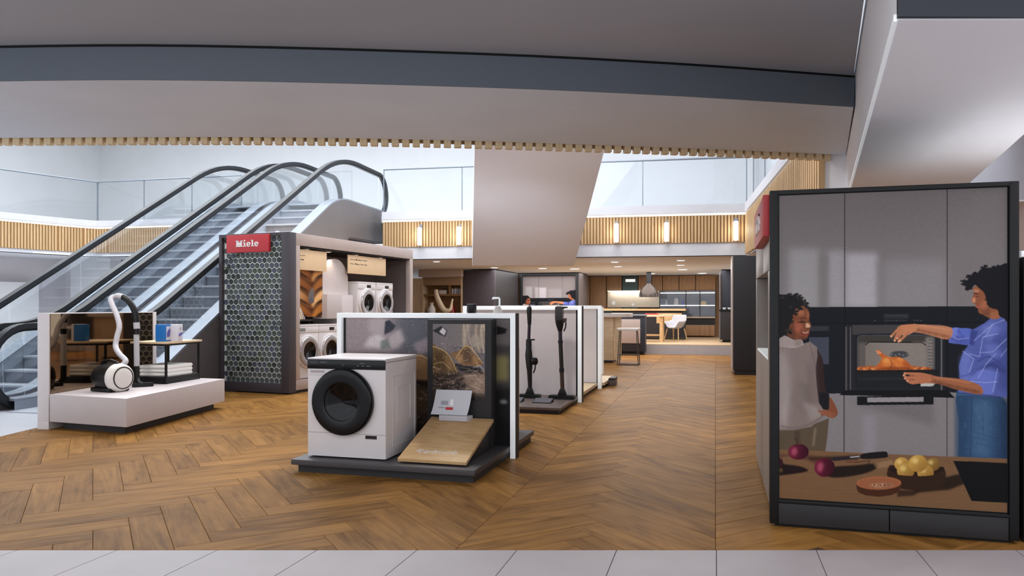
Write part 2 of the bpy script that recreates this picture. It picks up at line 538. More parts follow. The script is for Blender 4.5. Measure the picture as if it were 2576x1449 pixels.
for it in planks[:300]:
    link(bpy.data.objects.new('plank', plank_mesh([it], 'plank')), floor)
pf = link(bpy.data.objects.new('plank_field', plank_mesh(planks[300:], 'plank_field')), floor)
pf['kind'] = 'stuff'

# --- grey stone threshold in front, tile by tile
mall = MB().prism(clip([(-9, -3), (5, -3), (5, 6), (-9, 6)], SN, -CS, -EDGE_D), -0.05, -0.008).build('floor', M['grout'])
structure(mall, 'grey stone tiles of the concourse along the bottom of the picture')
for k in range(-6, 12):
    u0 = -3.325 + 0.555 * k
    for (v0, v1) in ((-2.6, 1.6), (1.6, 5.8)):
        p = clip([(u0, v0), (u0 + 0.555, v0), (u0 + 0.555, v1), (u0, v1)], SN, -CS, -(EDGE_D - 0.004))
        if len(p) < 3 or parea(p) < 0.02: continue
        p = inset(p, 0.002)
        MB().prism(p, -0.007, 0.0).build('tile', M['stone'], mall, bevel=0.0015, bseg=1)
# --- pale floor of the atrium at the left
ap = clip([(-26, -3), (-2, -3), (-2, 24), (-26, 24)], -LX, -LY, -LC)
ap = clip(ap, -SN, CS, EDGE_D)
structure(MB().prism(ap, -0.05, -0.001).build('floor', M['mallfl']), 'pale polished atrium floor around the foot of the escalators')
# --- raised kitchen floor at the back with its grey riser
kf = MB().box(-13, 3.4, WOOD_END, 31, -0.02, 0.28).build('floor', mat('grey_riser', S(170, 168, 172), 0.5, var=0.04))
structure(kf, 'raised floor of the kitchen zone with a grey step face')
box('floor_covering', wood('pale_kitchen_oak', S(170, 140, 104), S(200, 172, 136), 0.5, sc=(1.5, 8, 8)), kf, -12.9, 3.3, WOOD_END + 0.02, 30.9, 0.281, 0.30)

# --- curved soffit across the entrance
SB = [(-17, 4.3), (-11.5, 5.15), (-9.2, 5.62), (-7.33, 6.118), (-6.1, 6.43), (-4.865, 6.76), (-3.65, 7.16), (-2.49, 7.608), (-1.0, 8.27), (0.3, 8.88), (1.485, 9.46)]
SF = [(-17, 2.9), (-11.0, 3.62), (-7.5, 4.2), (-5.5, 4.588), (-3.958, 4.992), (-1.883, 5.751), (-0.3, 6.45), (1.197, 7.22)]
SBs = spline(SB, 4); SFs = spline(SF, 4)
sof = MB().prism([tuple(p) for p in SBs] + [tuple(p) for p in SFs[::-1]], 3.2, 3.6).build('ceiling', M['soffit'])
structure(sof, 'light grey curved soffit over the shop entrance')
def wall_strip(path, z0, z1, t):
    """vertical strip along a plan path, thickness t to the left of the path"""
    mb = MB(); n = len(path); off = []
    for i in range(n):
        a = path[max(i - 1, 0)]; b = path[min(i + 1, n - 1)]
        dx, dy = b[0] - a[0], b[1] - a[1]; l = math.hypot(dx, dy)
        off.append((path[i][0] - dy / l * t, path[i][1] + dx / l * t))
    for i in range(n - 1):
        mb.add([(*path[i], z0), (*path[i + 1], z0), (*off[i + 1], z0), (*off[i], z0),
                (*path[i], z1), (*path[i + 1], z1), (*off[i + 1], z1), (*off[i], z1)],
               [(0, 1, 2, 3), (4, 5, 6, 7), (0, 1, 5, 4), (2, 3, 7, 6)] + ([(3, 0, 4, 7)] if i == 0 else []) + ([(1, 2, 6, 5)] if i == n - 2 else []))
    return mb
structure(wall_strip([(p[0], p[1]) for p in SFs], 3.2, 3.6, -0.012).build('trim_1', M['fascia']), 'dark blue-grey curved fascia above the entrance')
structure(wall_strip([(p[0], p[1]) for p in SFs], 3.462, 3.479, -0.02).build('trim_2', M['black']), 'dark shadow gap between fascia and front ceiling')
cp = [tuple(p) for p in SFs] + [(1.197, 7.22), (0.55, 2.2), (-17, 1.2)]
structure(MB().prism(cp, 3.48, 3.6).build('ceiling', M['front']), 'grey front ceiling above the concourse')

# battens hanging along the back edge of the soffit
tot = 0.0; segs = []
for i in range(len(SBs) - 1):
    l = math.dist(SBs[i], SBs[i + 1]); segs.append((tot, l, SBs[i], SBs[i + 1])); tot += l
bme = None; s = 6.2
while s < tot - 0.14:
    for (t0, l, a, b) in segs:
        if t0 <= s < t0 + l:
            f = (s - t0) / l
            x, y = a[0] + (b[0] - a[0]) * f, a[1] + (b[1] - a[1]) * f
            an = math.atan2(b[1] - a[1], b[0] - a[0])
            if bme is None:
                ob = MB().box(-0.038, 0.038, 0.0, 0.07, 3.132, 3.55).build('batten', M['dentil'], sof, bevel=0.004, bseg=1)
                bme = ob.data
            else:
                ob = link(bpy.data.objects.new('batten', bme), sof)
            ob.location = (x - math.sin(an) * 0.012, y + math.cos(an) * 0.012, 0); ob.rotation_euler = (0, 0, an)
            break
    s += 0.112
structure(wall_strip([(p[0] - 0.02, p[1] + 0.085) for p in SBs], 3.18, 3.58, 0.012).build('trim_3', M['batten']), 'pale wooden lining behind the hanging battens')

# --- big ceiling beam at the right, with a dark front
bl = [(0.715, 3.43), (1.81, 9.9)]
beam_poly = [(0.742, 3.43), (1.57, 10.1), (2.66, 10.1), (1.77, 3.71)]
beam = MB().prism(beam_poly, 2.61, 3.6).build('ceiling', M['beam'])
structure(beam, 'pale ceiling beam with a dark front end above the wall display')
MB().add([(0.735, 3.40, 2.615), (1.80, 3.70, 2.615), (1.79, 3.715, 2.615), (0.735, 3.425, 2.615),
          (0.735, 3.40, 3.6), (1.80, 3.70, 3.6), (1.79, 3.715, 3.6), (0.735, 3.425, 3.6)],
         [(0, 1, 2, 3), (4, 5, 6, 7), (0, 1, 5, 4), (1, 2, 6, 5), (2, 3, 7, 6), (3, 0, 4, 7)]).build('front_panel', M['navy'], beam)
wall_strip([(0.737, 3.43), (1.565, 10.1)], 2.605, 2.635, 0.012).build('edge_bead', M['frame'], beam)
structure(MB().prism([(1.81, 3.7), (2.66, 10.1), (3.5, 10.1), (3.5, 3.0), (0.6, 2.2), (0.74, 3.42)], 3.48, 3.6).build('ceiling', M['pinkwall']), 'grey ceiling at the far right beyond the beam')
structure(box('wall_right', M['pinkwall'], None, 3.4, 3.5, 3.0, 22, 0, 3.48), 'warm grey wall at the right edge')

# --- atrium edges: white band, pine battens, floor slab
def band_edge(path, z0, zb0, zb1, z1, thick, wname, label, led=True, bw=0.047, bd=0.035, bs=0.075, core='bandw'):
    o = wall_strip(path, z0, z1, thick).build(wname, M[core])
    structure(o, label)
    bat = MB(); t = 0.0
    for i in range(len(path) - 1):
        a, b = path[i], path[i + 1]; L = math.dist(a, b)
        dx, dy = (b[0] - a[0]) / L, (b[1] - a[1]) / L; nx, ny = dy, -dx
        k = 0.02
        while k < L - 0.05:
            w = bw; d = bd
            p0 = (a[0] + dx * k, a[1] + dy * k); p1 = (a[0] + dx * (k + w), a[1] + dy * (k + w))
            bat.prism([p0, p1, (p1[0] + nx * d, p1[1] + ny * d), (p0[0] + nx * d, p0[1] + ny * d)], zb0, zb1)
            k += bs
    ob = bat.build('batten_field', M['batten'], o); ob['kind'] = 'stuff'
    wall_strip([(p[0], p[1]) for p in path], zb0 - 0.002, zb1, -0.006).build('backing_board', mat('batten_backing', S(150, 112, 70), 0.8), o)
    wall_strip(path, zb1 + 0.004, zb1 + 0.05, -0.02).build('cove_light', M['led'], o) if led else None
    wall_strip(path, zb1 + 0.055, z1, -0.075).build('slab_edge', M['bandw'], o)
    return o
P1 = (-16.45, 16.58); P2 = (-8.6, 16.95); P3 = (0.70, 17.80); P4 = (1.25, 9.45)
def on(a, b, u):
    f = (u - a[0]) / (b[0] - a[0]); return (u, a[1] + (b[1] - a[1]) * f)
LFT = [(-18.2, 10.6), (-17.25, 14.3), (-16.85, 15.7), (-16.62, 16.3), P1]
# the corner at the left is slightly rounded
pathL = LFT + [(-16.1, 16.66), on(P1, P2, -12.15)]
pathR = [on(P2, P3, -8.05), (-4.0, 17.33), P3]
wl = band_edge(pathL, 2.80, 2.90, 3.56, 3.78, 0.25, 'wall_left', 'upper gallery edge at the left clad in pine battens', led=True)
wb_ = band_edge(pathR, 2.60, 2.90, 3.53, 3.78, 0.25, 'wall_back', 'upper gallery edge at the back with pine battens over a white band')
wr = band_edge([(0.72, 17.76), P4], 2.60, 2.62, 3.53, 3.78, 0.30, 'wall_right', 'gallery edge running along the right of the atrium, clad in pine battens', led=True, bw=0.075, bd=0.07, bs=0.15, core='beam')

# gallery floors and the white upper walls
structure(MB().prism([(-19, 10), (-18.3, 10.6), (-17.3, 14.4), (-16.9, 15.8), (-16.5, 16.75), (-12.15, 16.95), (-12.15, 17.6), (-8.05, 17.7), (-8.05, 17.2), (0.6, 18.0), (4, 18), (4, 23), (-24, 23), (-24, 10)], 3.60, 3.775).build('floor', M['wallw']), 'white gallery floor slab of the upper level')
structure(box('wall_upper', M['wallw'], None, -24, 6, 22.4, 22.6, 3.78, 7.6), 'bright white wall of the upper level')
structure(box('wall_upper', M['wallw'], None, -22.2, -22.0, 6, 22.4, 0, 7.6), 'white side wall of the atrium at the left')
structure(MB().prism([(1.6, 9.5), (1.7, 9.5), (1.3, 22.4), (1.2, 22.4)], 3.6, 7.6).build('wall_upper', M['wallw']), 'white wall of the upper level at the right')
structure(box('ceiling', M['wallw'], None, -24, 6, 6.5, 23, 7.6, 7.8), 'white atrium ceiling around the skylight')
# ceilings under the gallery
structure(MB().prism([on(P2, P3, -8.05), P3, (3.4, 17.9), (3.4, 31), (-13, 31), (-13, 17.4), (-8.05, 17.2)], 2.60, 2.64).build('ceiling', mat('kitchen_ceiling', S(222, 228, 238), 0.8, var=0.02, vscale=1.0)), 'low warm ceiling over the kitchen zone')
structure(MB().prism([(0.78, 17.8), (1.31, 9.47), (3.4, 9.47), (3.4, 17.9)], 2.585, 2.60).build('ceiling', M['beam']), 'low pale ceiling to the right of the atrium')
structure(MB().prism([(-18.3, 10.6), (-17.3, 14.3), (-16.5, 16.6), (-12.2, 16.9), (-12.2, 19), (-22, 19), (-22, 10.6)], 2.80, 2.84).build('ceiling', M['wallw']), 'underside of the left gallery')
# ground level walls behind the escalators
wg = MB().prism([(-20.5, 11.0), (-19.3, 15.6), (-18.6, 17.6), (-13.6, 18.4), (-13.6, 18.7), (-19, 18.2), (-20.8, 11.0)], 0, 2.8).build('wall_left', M['pinkwall'])
structure(wg, 'warm grey ground floor wall behind the left escalator')
structure(box('wall_left', M['wallw'], None, -18.0, -16.6, 17.2, 17.6, 0, 2.8), 'white pier under the left gallery')
structure(MB().prism([(-19.05, 15.2), (-18.65, 16.7), (-18.55, 16.66), (-18.95, 15.16)], 0, 2.1).build('door_1', M['wallw']), 'pale flush door in the left wall')
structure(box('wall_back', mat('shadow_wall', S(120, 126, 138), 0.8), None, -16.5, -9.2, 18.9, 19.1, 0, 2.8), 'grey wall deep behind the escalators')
structure(box('wall_back', M['walnut'], None, -13, 3.4, 28.6, 28.8, 0.0, 2.6), 'back wall of the kitchen zone')
structure(box('wall_back', M['curt'], None, -10.9, -9.05, 20.8, 21.0, 0, 2.6), 'dark brown wall beside the bookcase niche')
structure(box('trim_4', mat('beige_plaster', S(190, 174, 160), 0.8), None, -9.05, -7.62, 21.7, 21.9, 2.36, 2.6), 'beige bulkhead above the bookcase niche')

# --- slanting white stair soffit that comes down through the atrium
A0 = Vector((-3.33, 10.15, 5.48)); A1 = Vector((-5.338, 15.955, 2.345)); A2 = Vector((-5.72, 17.1, 2.40)); W = Vector((2.242, 0.618, 0))
prof = [A0, A1, A2, A2 + Vector((0, 0, 1.25)), A1 + Vector((0.2, -0.5, 1.2)), A0 + Vector((0, 0, 0.8))]
n = len(prof)
wd = MB().add(prof + [p + W for p in prof], [tuple(range(n))[::-1], tuple(range(n, 2 * n))] + [(i, (i + 1) % n, n + (i + 1) % n, n + i) for i in range(n)]).build('ceiling', mat('stair_soffit', S(236, 238, 250), 0.8, var=0.015, vscale=0.8), bevel=0.02)
structure(wd, 'slanting white underside of a stair hanging in the middle of the atrium')

# --- glass railings on the gallery
def railing(label, path, pane_w, first=0.0, rail_off=0.0):
    root = thing('glass_railing', label, 'railing', (*path[0], 3.78))
    ox, oy = path[0]
    for i in range(len(path) - 1):
        a, b = path[i], path[i + 1]; L = math.dist(a, b)
        n = max(1, round(L / pane_w)); dx, dy = (b[0] - a[0]) / L, (b[1] - a[1]) / L
        nx, ny = -dy, dx
        for k in range(n):
            s0, s1 = L * k / n + 0.006, L * (k + 1) / n - 0.006
            q = [(a[0] + dx * s0 - ox, a[1] + dy * s0 - oy), (a[0] + dx * s1 - ox, a[1] + dy * s1 - oy)]
            q += [(q[1][0] + nx * 0.018, q[1][1] + ny * 0.018), (q[0][0] + nx * 0.018, q[0][1] + ny * 0.018)]
            MB().prism(q, 0.0, 1.06).build('glass_pane', M['pane'], root)
        for k in range(n + 1):
            s0 = L * k / n
            q = (a[0] + dx * s0 - ox + nx * 0.009, a[1] + dy * s0 - oy + ny * 0.009)
            MB().box(q[0] - 0.011, q[0] + 0.011, q[1] - 0.011, q[1] + 0.011, 0.0, 1.07).build('joint_profile', mat('rail_grey', S(120, 128, 138), 0.4, metal=0.4), root)
    for i in range(len(path) - 1):
        a, b = path[i], path[i + 1]
        MB().tube([(a[0] - ox, a[1] - oy, 1.085), (b[0] - ox, b[1] - oy, 1.085)], 0.022, 8).build('top_rail', MATS['rail_grey'], root, smooth=40)
    return root
def shift(path, d):
    n = len(path); out = []
    for i in range(n):
        a = path[max(i - 1, 0)]; b = path[min(i + 1, n - 1)]
        dx, dy = b[0] - a[0], b[1] - a[1]; l = math.hypot(dx, dy)
        out.append((path[i][0] - dy / l * d, path[i][1] + dx / l * d))
    return out
railing('frameless glass railing with grey top rail on the left gallery', shift([(-18.2, 10.6), (-17.25, 14.3), (-16.62, 16.3)], 0.06)[0:2] + [(-16.5, 16.66)] + [on(P1, P2, -12.0)], 1.75)
railing('frameless glass railing on the back gallery beside the slanting white soffit', shift([on(P2, P3, -8.05), (-4.0, 17.33), P3], 0.06), 2.2)
railing('frameless glass railing along the right gallery edge', shift([(0.76, 17.6), P4], 0.06), 2.2)

# --- wall lamps in front of the battens
def sconce(u, label):
    if u < P3[0] and u > -8.05:
        a, b = ((P2, P3))
    p = on(P2, P3, u); y = p[1] - 0.10
    r = thing('wall_lamp', label, 'wall lamp', (u, y, 2.93), group='glowing tube lamps on the pine battens')
    MB().lathe([(0.0, 0.0), (0.05, 0.0), (0.055, 0.02), (0.055, 0.42), (0.05, 0.44), (0.0, 0.44)], (0, -0.02, 0), 14).build('tube_shade', M['lampe'], r, smooth=40)
    MB().box(-0.02, 0.02, -0.02, 0.10, 0.44, 0.47).build('bracket', M['steel'], r)
    MB().box(-0.045, 0.045, 0.055, 0.065, 0.40, 0.52).build('back_plate', M['steel'], r)
    ld = bpy.data.lights.new('tube_light', 'POINT'); ld.energy = 7; ld.color = (1, 0.93, 0.8); ld.shadow_soft_size = 0.06
    lo = bpy.data.objects.new('tube_light', ld); link(lo, r); lo.location = (0, -0.10, 0.22)
    return r
sconce(-7.05, 'glowing tube lamp on the battens, leftmost, above the dark hexagon-fronted kiosk')
sconce(-6.05, 'glowing tube lamp on the battens just left of the slanting white soffit')
sconce(-2.25, 'glowing tube lamp on the battens, first to the right of the slanting soffit')
sconce(-1.10, 'glowing tube lamp on the battens, middle one of the three at the right')
sconce(0.45, 'glowing tube lamp in the right-hand corner of the battens')

# ================================================================== LETTERING
def word_polys():
    """the five letters of the red signs as (x, z) polygons, cap height 1"""
    P = []; x = 0.0
    bx = lambda a, b, c, d: P.append([(x + a, c), (x + b, c), (x + b, d), (x + a, d)])
    bx(0.12, 0.37, 0, 1); bx(0.93, 1.20, 0, 1)
    bx(0, 0.50, 0, 0.15); bx(0.80, 1.34, 0, 0.15); bx(0, 0.3, 0.86, 1); bx(1.04, 1.34, 0.86, 1)
    P.append([(x + 0.14, 1), (x + 0.44, 1), (x + 0.76, 0.28), (x + 0.66, 0.0), (x + 0.55, 0.0)])
    P.append([(x + 1.18, 1), (x + 0.92, 1), (x + 0.58, 0.28), (x + 0.66, 0.0), (x + 0.78, 0.0)])
    x += 1.46
    bx(0.13, 0.40, 0, 0.70); bx(0, 0.53, 0, 0.14); bx(0, 0.40, 0.56, 0.70); bx(0.13, 0.40, 0.82, 1.04)
    x += 0.63
    def e():
        cx, cz = x + 0.40, 0.355; n = 26
        for k in range(n):
            a, b = R(-2 + 326 * k / n), R(-2 + 326 * (k + 1) / n)
            P.append([(cx + math.cos(a) * 0.40, cz + math.sin(a) * 0.375), (cx + math.cos(b) * 0.40, cz + math.sin(b) * 0.375),
                      (cx + math.cos(b) * 0.165, cz + math.sin(b) * 0.245), (cx + math.cos(a) * 0.165, cz + math.sin(a) * 0.245)])
        bx(0.12, 0.78, 0.30, 0.42)
    e(); x += 0.90
    bx(0.13, 0.40, 0, 1.04); bx(0, 0.53, 0, 0.14); bx(0, 0.40, 0.90, 1.04)
    x += 0.63
    e(); x += 0.82
    return P, x
def sign(label, loc, rz, w, h, depth, cap, group='red enamel signs'):
    r = thing('shop_sign', label, 'sign', loc, rz, group)
    MB().box(-w / 2, w / 2, -depth, 0, -h / 2, h / 2).build('sign_board', M['red'], r, bevel=0.006)
    P, tw = word_polys(); mb = MB()
    for p in P:
        mb.fprism([(q[0] * cap * 1.0 - tw * cap / 2, q[1] * cap - cap * 0.5) for q in p], -depth - 0.006, -depth + 0.001)
    mb.build('lettering', M['letter'], r)
    return r

# ================================================================== ESCALATORS
def bend(pts, rad, n=8):
    """round the corners of an open polyline in (s, z)"""
    out = [pts[0]]
    for i in range(1, len(pts) - 1):
        a, b, c = Vector(pts[i - 1]), Vector(pts[i]), Vector(pts[i + 1])
        r = rad[i - 1]
        p, q = b + (a - b).normalized() * r, b + (c - b).normalized() * r
        for k in range(n + 1):
            t = k / n
            out.append(tuple(p * (1 - t) ** 2 + b * 2 * t * (1 - t) + q * t * t))
    out.append(pts[-1]); return out
HR_MAIN = bend([(0.55, 1.10), (1.18, 1.10), (7.68, 4.85), (10.1, 4.85)], [0.6, 1.05])
HR_LOW = [(0.55 + 0.52 * math.cos(R(a)), 0.58 + 0.52 * math.sin(R(a))) for a in range(285, 90, -12)]
HR_UP = [(10.1 + 0.50 * math.cos(R(a)), 4.35 + 0.50 * math.sin(R(a))) for a in range(78, -86, -12)]
HR = HR_LOW + HR_MAIN + HR_UP
DK = bend([(0.25, 0.13), (0.97, 0.13), (7.52, 3.91), (10.25, 3.91)], [0.4, 0.6], 5)

def band_along(path, x0, x1, t):
    """belt of thickness t lying along a (s, z) path, spanning x0..x1"""
    mb = MB(); n = len(path); V = []
    for i, p in enumerate(path):
        a = Vector(path[max(i - 1, 0)]); b = Vector(path[min(i + 1, n - 1)]); d = (b - a).normalized()
        nx = Vector((-d[1], d[0])) * t
        for (x, o) in ((x0, 0), (x1, 0), (x1, 1), (x0, 1)):
            V.append((x, p[0] + nx[0] * o, p[1] + nx[1] * o))
    F = []
    for i in range(n - 1):
        for j in range(4):
            F.append((i * 4 + j, i * 4 + (j + 1) % 4, i * 4 + 4 + (j + 1) % 4, i * 4 + 4 + j))
    F += [(0, 1, 2, 3), ((n - 1) * 4, (n - 1) * 4 + 1, (n - 1) * 4 + 2, (n - 1) * 4 + 3)]
    return mb.add(V, F)

def zdeck(s):
    for i in range(len(DK) - 1):
        if DK[i][0] <= s <= DK[i + 1][0]:
            f = (s - DK[i][0]) / (DK[i + 1][0] - DK[i][0] + 1e-9); return DK[i][1] + f * (DK[i + 1][1] - DK[i][1])
    return DK[0][1] if s < DK[0][0] else DK[-1][1]
def zrail(s):
    for i in range(len(HR_MAIN) - 1):
        if HR_MAIN[i][0] <= s <= HR_MAIN[i + 1][0]:
            f = (s - HR_MAIN[i][0]) / (HR_MAIN[i + 1][0] - HR_MAIN[i][0] + 1e-9); return HR_MAIN[i][1] + f * (HR_MAIN[i + 1][1] - HR_MAIN[i][1])
    return 1.1

def escalator(label, loc, rz):
    root = thing('escalator', label, 'escalator', loc, rz, 'pair of escalators up to the gallery')
    for sx in (-1, 1):
        xc = 0.66 * sx
        hr = band_along(HR, xc - 0.055, xc + 0.055, 0.075).build('handrail', M['rubber'], root, smooth=50)
        band_along(HR, xc - 0.03, xc + 0.03, -0.03).build('handrail_guide', M['plasticd'], hr, smooth=50)
        # glass balustrade in panes
        cuts = [0.55, 1.9, 3.4, 4.9, 6.4, 7.9, 10.1]
        for a, b in zip(cuts[:-1], cuts[1:]):
            ss = [a + 0.006 + (b - a - 0.012) * k / 8 for k in range(9)]
            poly = [(s, zdeck(s)) for s in ss] + [(s, zrail(s) - 0.03) for s in ss[::-1]]
            MB().sprism(poly, xc - 0.006, xc + 0.006).build('glass_pane', M['pane'], root)
        MB().sprism([(0.55, 0.13)] + [(0.55 + 0.49 * math.cos(R(a)), 0.58 + 0.49 * math.sin(R(a))) for a in range(265, 88, -10)], xc - 0.006, xc + 0.006).build('glass_pane', M['pane'], root)
        MB().sprism([(10.1, 3.91)] + [(10.1 + 0.47 * math.cos(R(a)), 4.35 + 0.47 * math.sin(R(a))) for a in range(-68, 92, 10)], xc - 0.006, xc + 0.006).build('glass_pane', M['pane'], root)
        band_along(DK, xc - 0.15 if sx > 0 else xc - 0.10, xc + 0.10 if sx > 0 else xc + 0.15, 0.03).build('deck_cover', M['steel'], root, smooth=40)
        # inner skirt and outer cladding
        low = [(s, max(z - 0.42, -0.0)) for s, z in DK]
        MB().sprism(DK + low[::-1], 0.50 * sx, 0.52 * sx).build('skirt_panel', M['steelp'], root)
        out = [(0.05, 0.0), (0.25, 0.13)] + DK[1:] + [(10.25, 3.1), (8.1, 3.05), (2.75, 0.0)]
        MB().sprism(out, 0.745 * sx, 0.765 * sx).build('cladding', M['truss'], root)
    MB().sprism([(10.25, 3.07), (8.1, 3.02), (2.75, 0.0), (2.6, 0.0), (8.1, 3.07), (10.25, 3.12)], -0.745, 0.745).build('underside', M['truss'], root)
    # steps: 0.2 rise, 0.346 going
    rise = 0.2; run = rise / 0.577; sm = None
    for k in range(1, 19):
        s0 = 0.95 + run * k
        if sm is None:
            mb = MB()
            mb.box(-0.495, 0.495, 0.0, run + 0.05, -0.035, 0.0)
            mb.box(-0.495, 0.495, 0.03, 0.05, -rise, -0.035)
            o = mb.build('step', M['step'], root, bevel=0.004, bseg=1); sm = o.data
            sm.materials.append(mat('riser_metal', S(128, 133, 144), 0.55, metal=0.1, var=0.06))
            for pg in sm.polygons:
                if pg.normal.y < -0.5 and pg.center.z < -0.05: pg.material_index = 1
        else:
            o = link(bpy.data.objects.new('step', sm), root)
        o.location = (0, s0, rise * k)
    MB().box(-0.495, 0.495, 0.1, 0.95 + run, 0.0, 0.012).build('landing_plate', M['step'], root)
    MB().box(-0.495, 0.495, 0.95 + run * 19, 10.3, 3.76, 3.79).build('landing_plate', M['step'], root)
    return root
escalator('left escalator, its nearer end cut by the picture edge', (-10.38, 7.61, 0), 3.3)
escalator('right escalator rising behind the red-signed hexagon kiosk', (-8.60, 7.61, 0), 3.3)

# ================================================================== WASHING MACHINES
def arc_pts(r0, r1, h0, h1, n=6):
    return [(r0 + (r1 - r0) * math.sin(math.pi / 2 * k / n), h0 + (h1 - h0) * (1 - math.cos(math.pi / 2 * k / n))) for k in range(n + 1)]
def washer(label, loc, rz, w=0.734, h=0.85, d=0.66, style='black', group=None, drum='dark'):
    """front faces local -y; the origin is the middle of the foot print"""
    r = thing('washing_machine', label, 'washing machine', loc, rz, group)
    yf = -d / 2
    box('body', M['white'], r, -w / 2, w / 2, yf, d / 2, 0.012, h - 0.035, bevel=0.008)
    box('worktop', M['white'], r, -w / 2, w / 2, yf - 0.004, d / 2, h - 0.033, h, bevel=0.006)
    for sx in (-1, 1):
        for sy in (-1, 1):
            MB().lathe([(0.0, 0), (0.025, 0), (0.025, 0.014), (0, 0.014)], (sx * (w / 2 - 0.06), sy * (d / 2 - 0.06), 0), 10).build('foot', M['plasticd'], r)
    if style == 'black':
        cp_ = box('control_panel', M['blackgl'], r, -w / 2 + 0.002, w / 2 - 0.002, yf - 0.010, yf + 0.01, h - 0.093, h - 0.012, bevel=0.003)
        g = mat('panel_print', S(96, 98, 104), 0.5)
        # small grey name and symbols on the panel
        P, tw = word_polys(); mb = MB()
        for p in P:
            mb.fprism([(-w / 2 + 0.035 + q[0] * 0.013 * 1.1, h - 0.042 + q[1] * 0.013) for q in p], yf - 0.0108, yf - 0.0098)
        for (a, b, z) in ((0.125, 0.19, h - 0.036), (0.50, 0.545, h - 0.040), (0.47, 0.49, h - 0.062), (0.515, 0.54, h - 0.062), (0.56, 0.60, h - 0.062), (0.335, 0.35, h - 0.058)):
            mb.box(-w / 2 + a, -w / 2 + b, yf - 0.0108, yf - 0.0098, z - 0.003, z + 0.003)
        mb.build('panel_marks', g, cp_)
        dr = box('detergent_drawer', M['white'], r, -w / 2 + 0.012, -w / 2 + 0.215, yf - 0.004, yf + 0.01, h - 0.15, h - 0.098, bevel=0.003)
        box('drawer_grip', mat('grip_shadow', S(170, 160, 164), 0.6), dr, -w / 2 + 0.03, -w / 2 + 0.165, yf - 0.0055, yf, h - 0.127, h - 0.108)
        cx, cz, R0 = -0.02, 0.487, 0.285
    else:
        cp_ = box('control_panel', M['white'], r, -w / 2 + 0.002, w / 2 - 0.002, yf - 0.006, yf + 0.01, h - 0.135, h - 0.035, bevel=0.003)
        box('display', M['plasticd'] if style == 'white' else mat('grey_display', S(130, 132, 134), 0.5), cp_, 0.0 if style == 'white' else -w / 2 + 0.06, 0.14 if style == 'white' else -w / 2 + 0.24, yf - 0.009, yf, h - 0.11, h - 0.055, bevel=0.002)
        box('panel_groove', mat('grip_shadow', S(170, 160, 164), 0.6), cp_, -w / 2 + 0.01, w / 2 - 0.01, yf - 0.001, yf + 0.002, h - 0.143, h - 0.138)
        cx, cz, R0 = 0.0, 0.45, 0.255
    black = style == 'black'
    rg = M['blackgl'] if black else M['silver']
    ri = R0 * (0.55 if black else 0.64)
    prof = [(R0 * 0.97, 0.0), (R0, -0.012), (R0, -0.035), (R0 * 0.985, -0.048), (R0 * 0.95, -0.056), (ri * 1.12, -0.062), (ri * 1.02, -0.058), (ri, -0.05), (ri * 0.98, -0.01)]
    dr_ = MB().lathe(prof, (cx, yf, cz), 56, 'y').build('door', rg, r, smooth=35)
    if not black:
        MB().lathe([(R0 * 1.0, 0.0), (R0 * 1.09, -0.006), (R0 * 1.10, -0.022), (R0 * 1.03, -0.034), (R0, -0.034)], (cx, yf, cz), 48, 'y').build('door_ring', M['white'], dr_, smooth=35)
    inner = M['laundry'] if black else (M['drum'] if drum == 'dark' else mat('drum_blank', S(150, 140, 138), 0.4))
    MB().lathe([(0.0, -0.012), (ri * 0.5, -0.014), (ri * 0.97, -0.006)], (cx, yf, cz), 32, 'y').build('drum', inner, dr_, smooth=60)
    MB().lathe([(ri * 1.0, -0.05), (ri * 0.8, -0.046), (ri * 0.45, -0.036), (0.0, -0.032)], (cx, yf, cz), 40, 'y').build('door_glass', M['doorgl'], dr_, smooth=60)
    if black:
        # clothes pressed against the glass, and the rim of the drum opening
        MB().tube([(cx + math.cos(R(a)) * ri * 0.9, yf - 0.03, cz + math.sin(R(a)) * ri * 0.9) for a in range(0, 361, 10)], 0.005, 6, cap=False).build('seal_ring', mat('seal_grey', S(120, 122, 112), 0.4), dr_, smooth=60)
        for (rr, a0, a1, th, dx) in ((0.80, 200, 320, 0.010, 0.0), (0.62, 215, 345, 0.012, 0.01), (0.45, 250, 380, 0.012, 0.02), (0.70, 330, 395, 0.009, 0.0), (0.35, 180, 270, 0.010, -0.03)):
            an = np.linspace(a0, a1, 12)
            pts = [(cx + dx + math.cos(R(q)) * ri * rr, yf - 0.026, cz - 0.012 + math.sin(R(q)) * ri * rr * 0.9) for q in an]
            MB().tube(pts, [th * (0.35 + 0.9 * math.sin(math.pi * (k + .5) / 12)) for k in range(12)], 8).build('garment', mat('blue_garment', S(52, 58, 86), 0.7), dr_, smooth=60)
        box('seam', mat('seam_line', S(120, 112, 114), 0.7), r, -w / 2 + 0.004, w / 2 - 0.004, yf - 0.0005, yf + 0.004, 0.214, 0.217)
        fl_ = box('filter_flap', mat('flap_dark', S(60, 48, 54), 0.4), r, 0.18, 0.285, yf - 0.003, yf + 0.004, 0.178, 0.208, bevel=0.002)
        box('flap_grip', M['black'], fl_, 0.186, 0.28, yf - 0.0045, yf, 0.19, 0.204)
        # pressed side panels
        for (y0, y1, z0, z1) in ((-0.20, 0.28, 0.10, 0.70), (-0.10, 0.18, 0.30, 0.60)):
            MB().tube([(w / 2 + 0.001, y0, z0), (w / 2 + 0.001, y1, z0), (w / 2 + 0.001, y1, z1), (w / 2 + 0.001, y0, z1), (w / 2 + 0.001, y0, z0)], 0.002, 6, cap=False).build('side_pressing', M['white'], r)
    return r

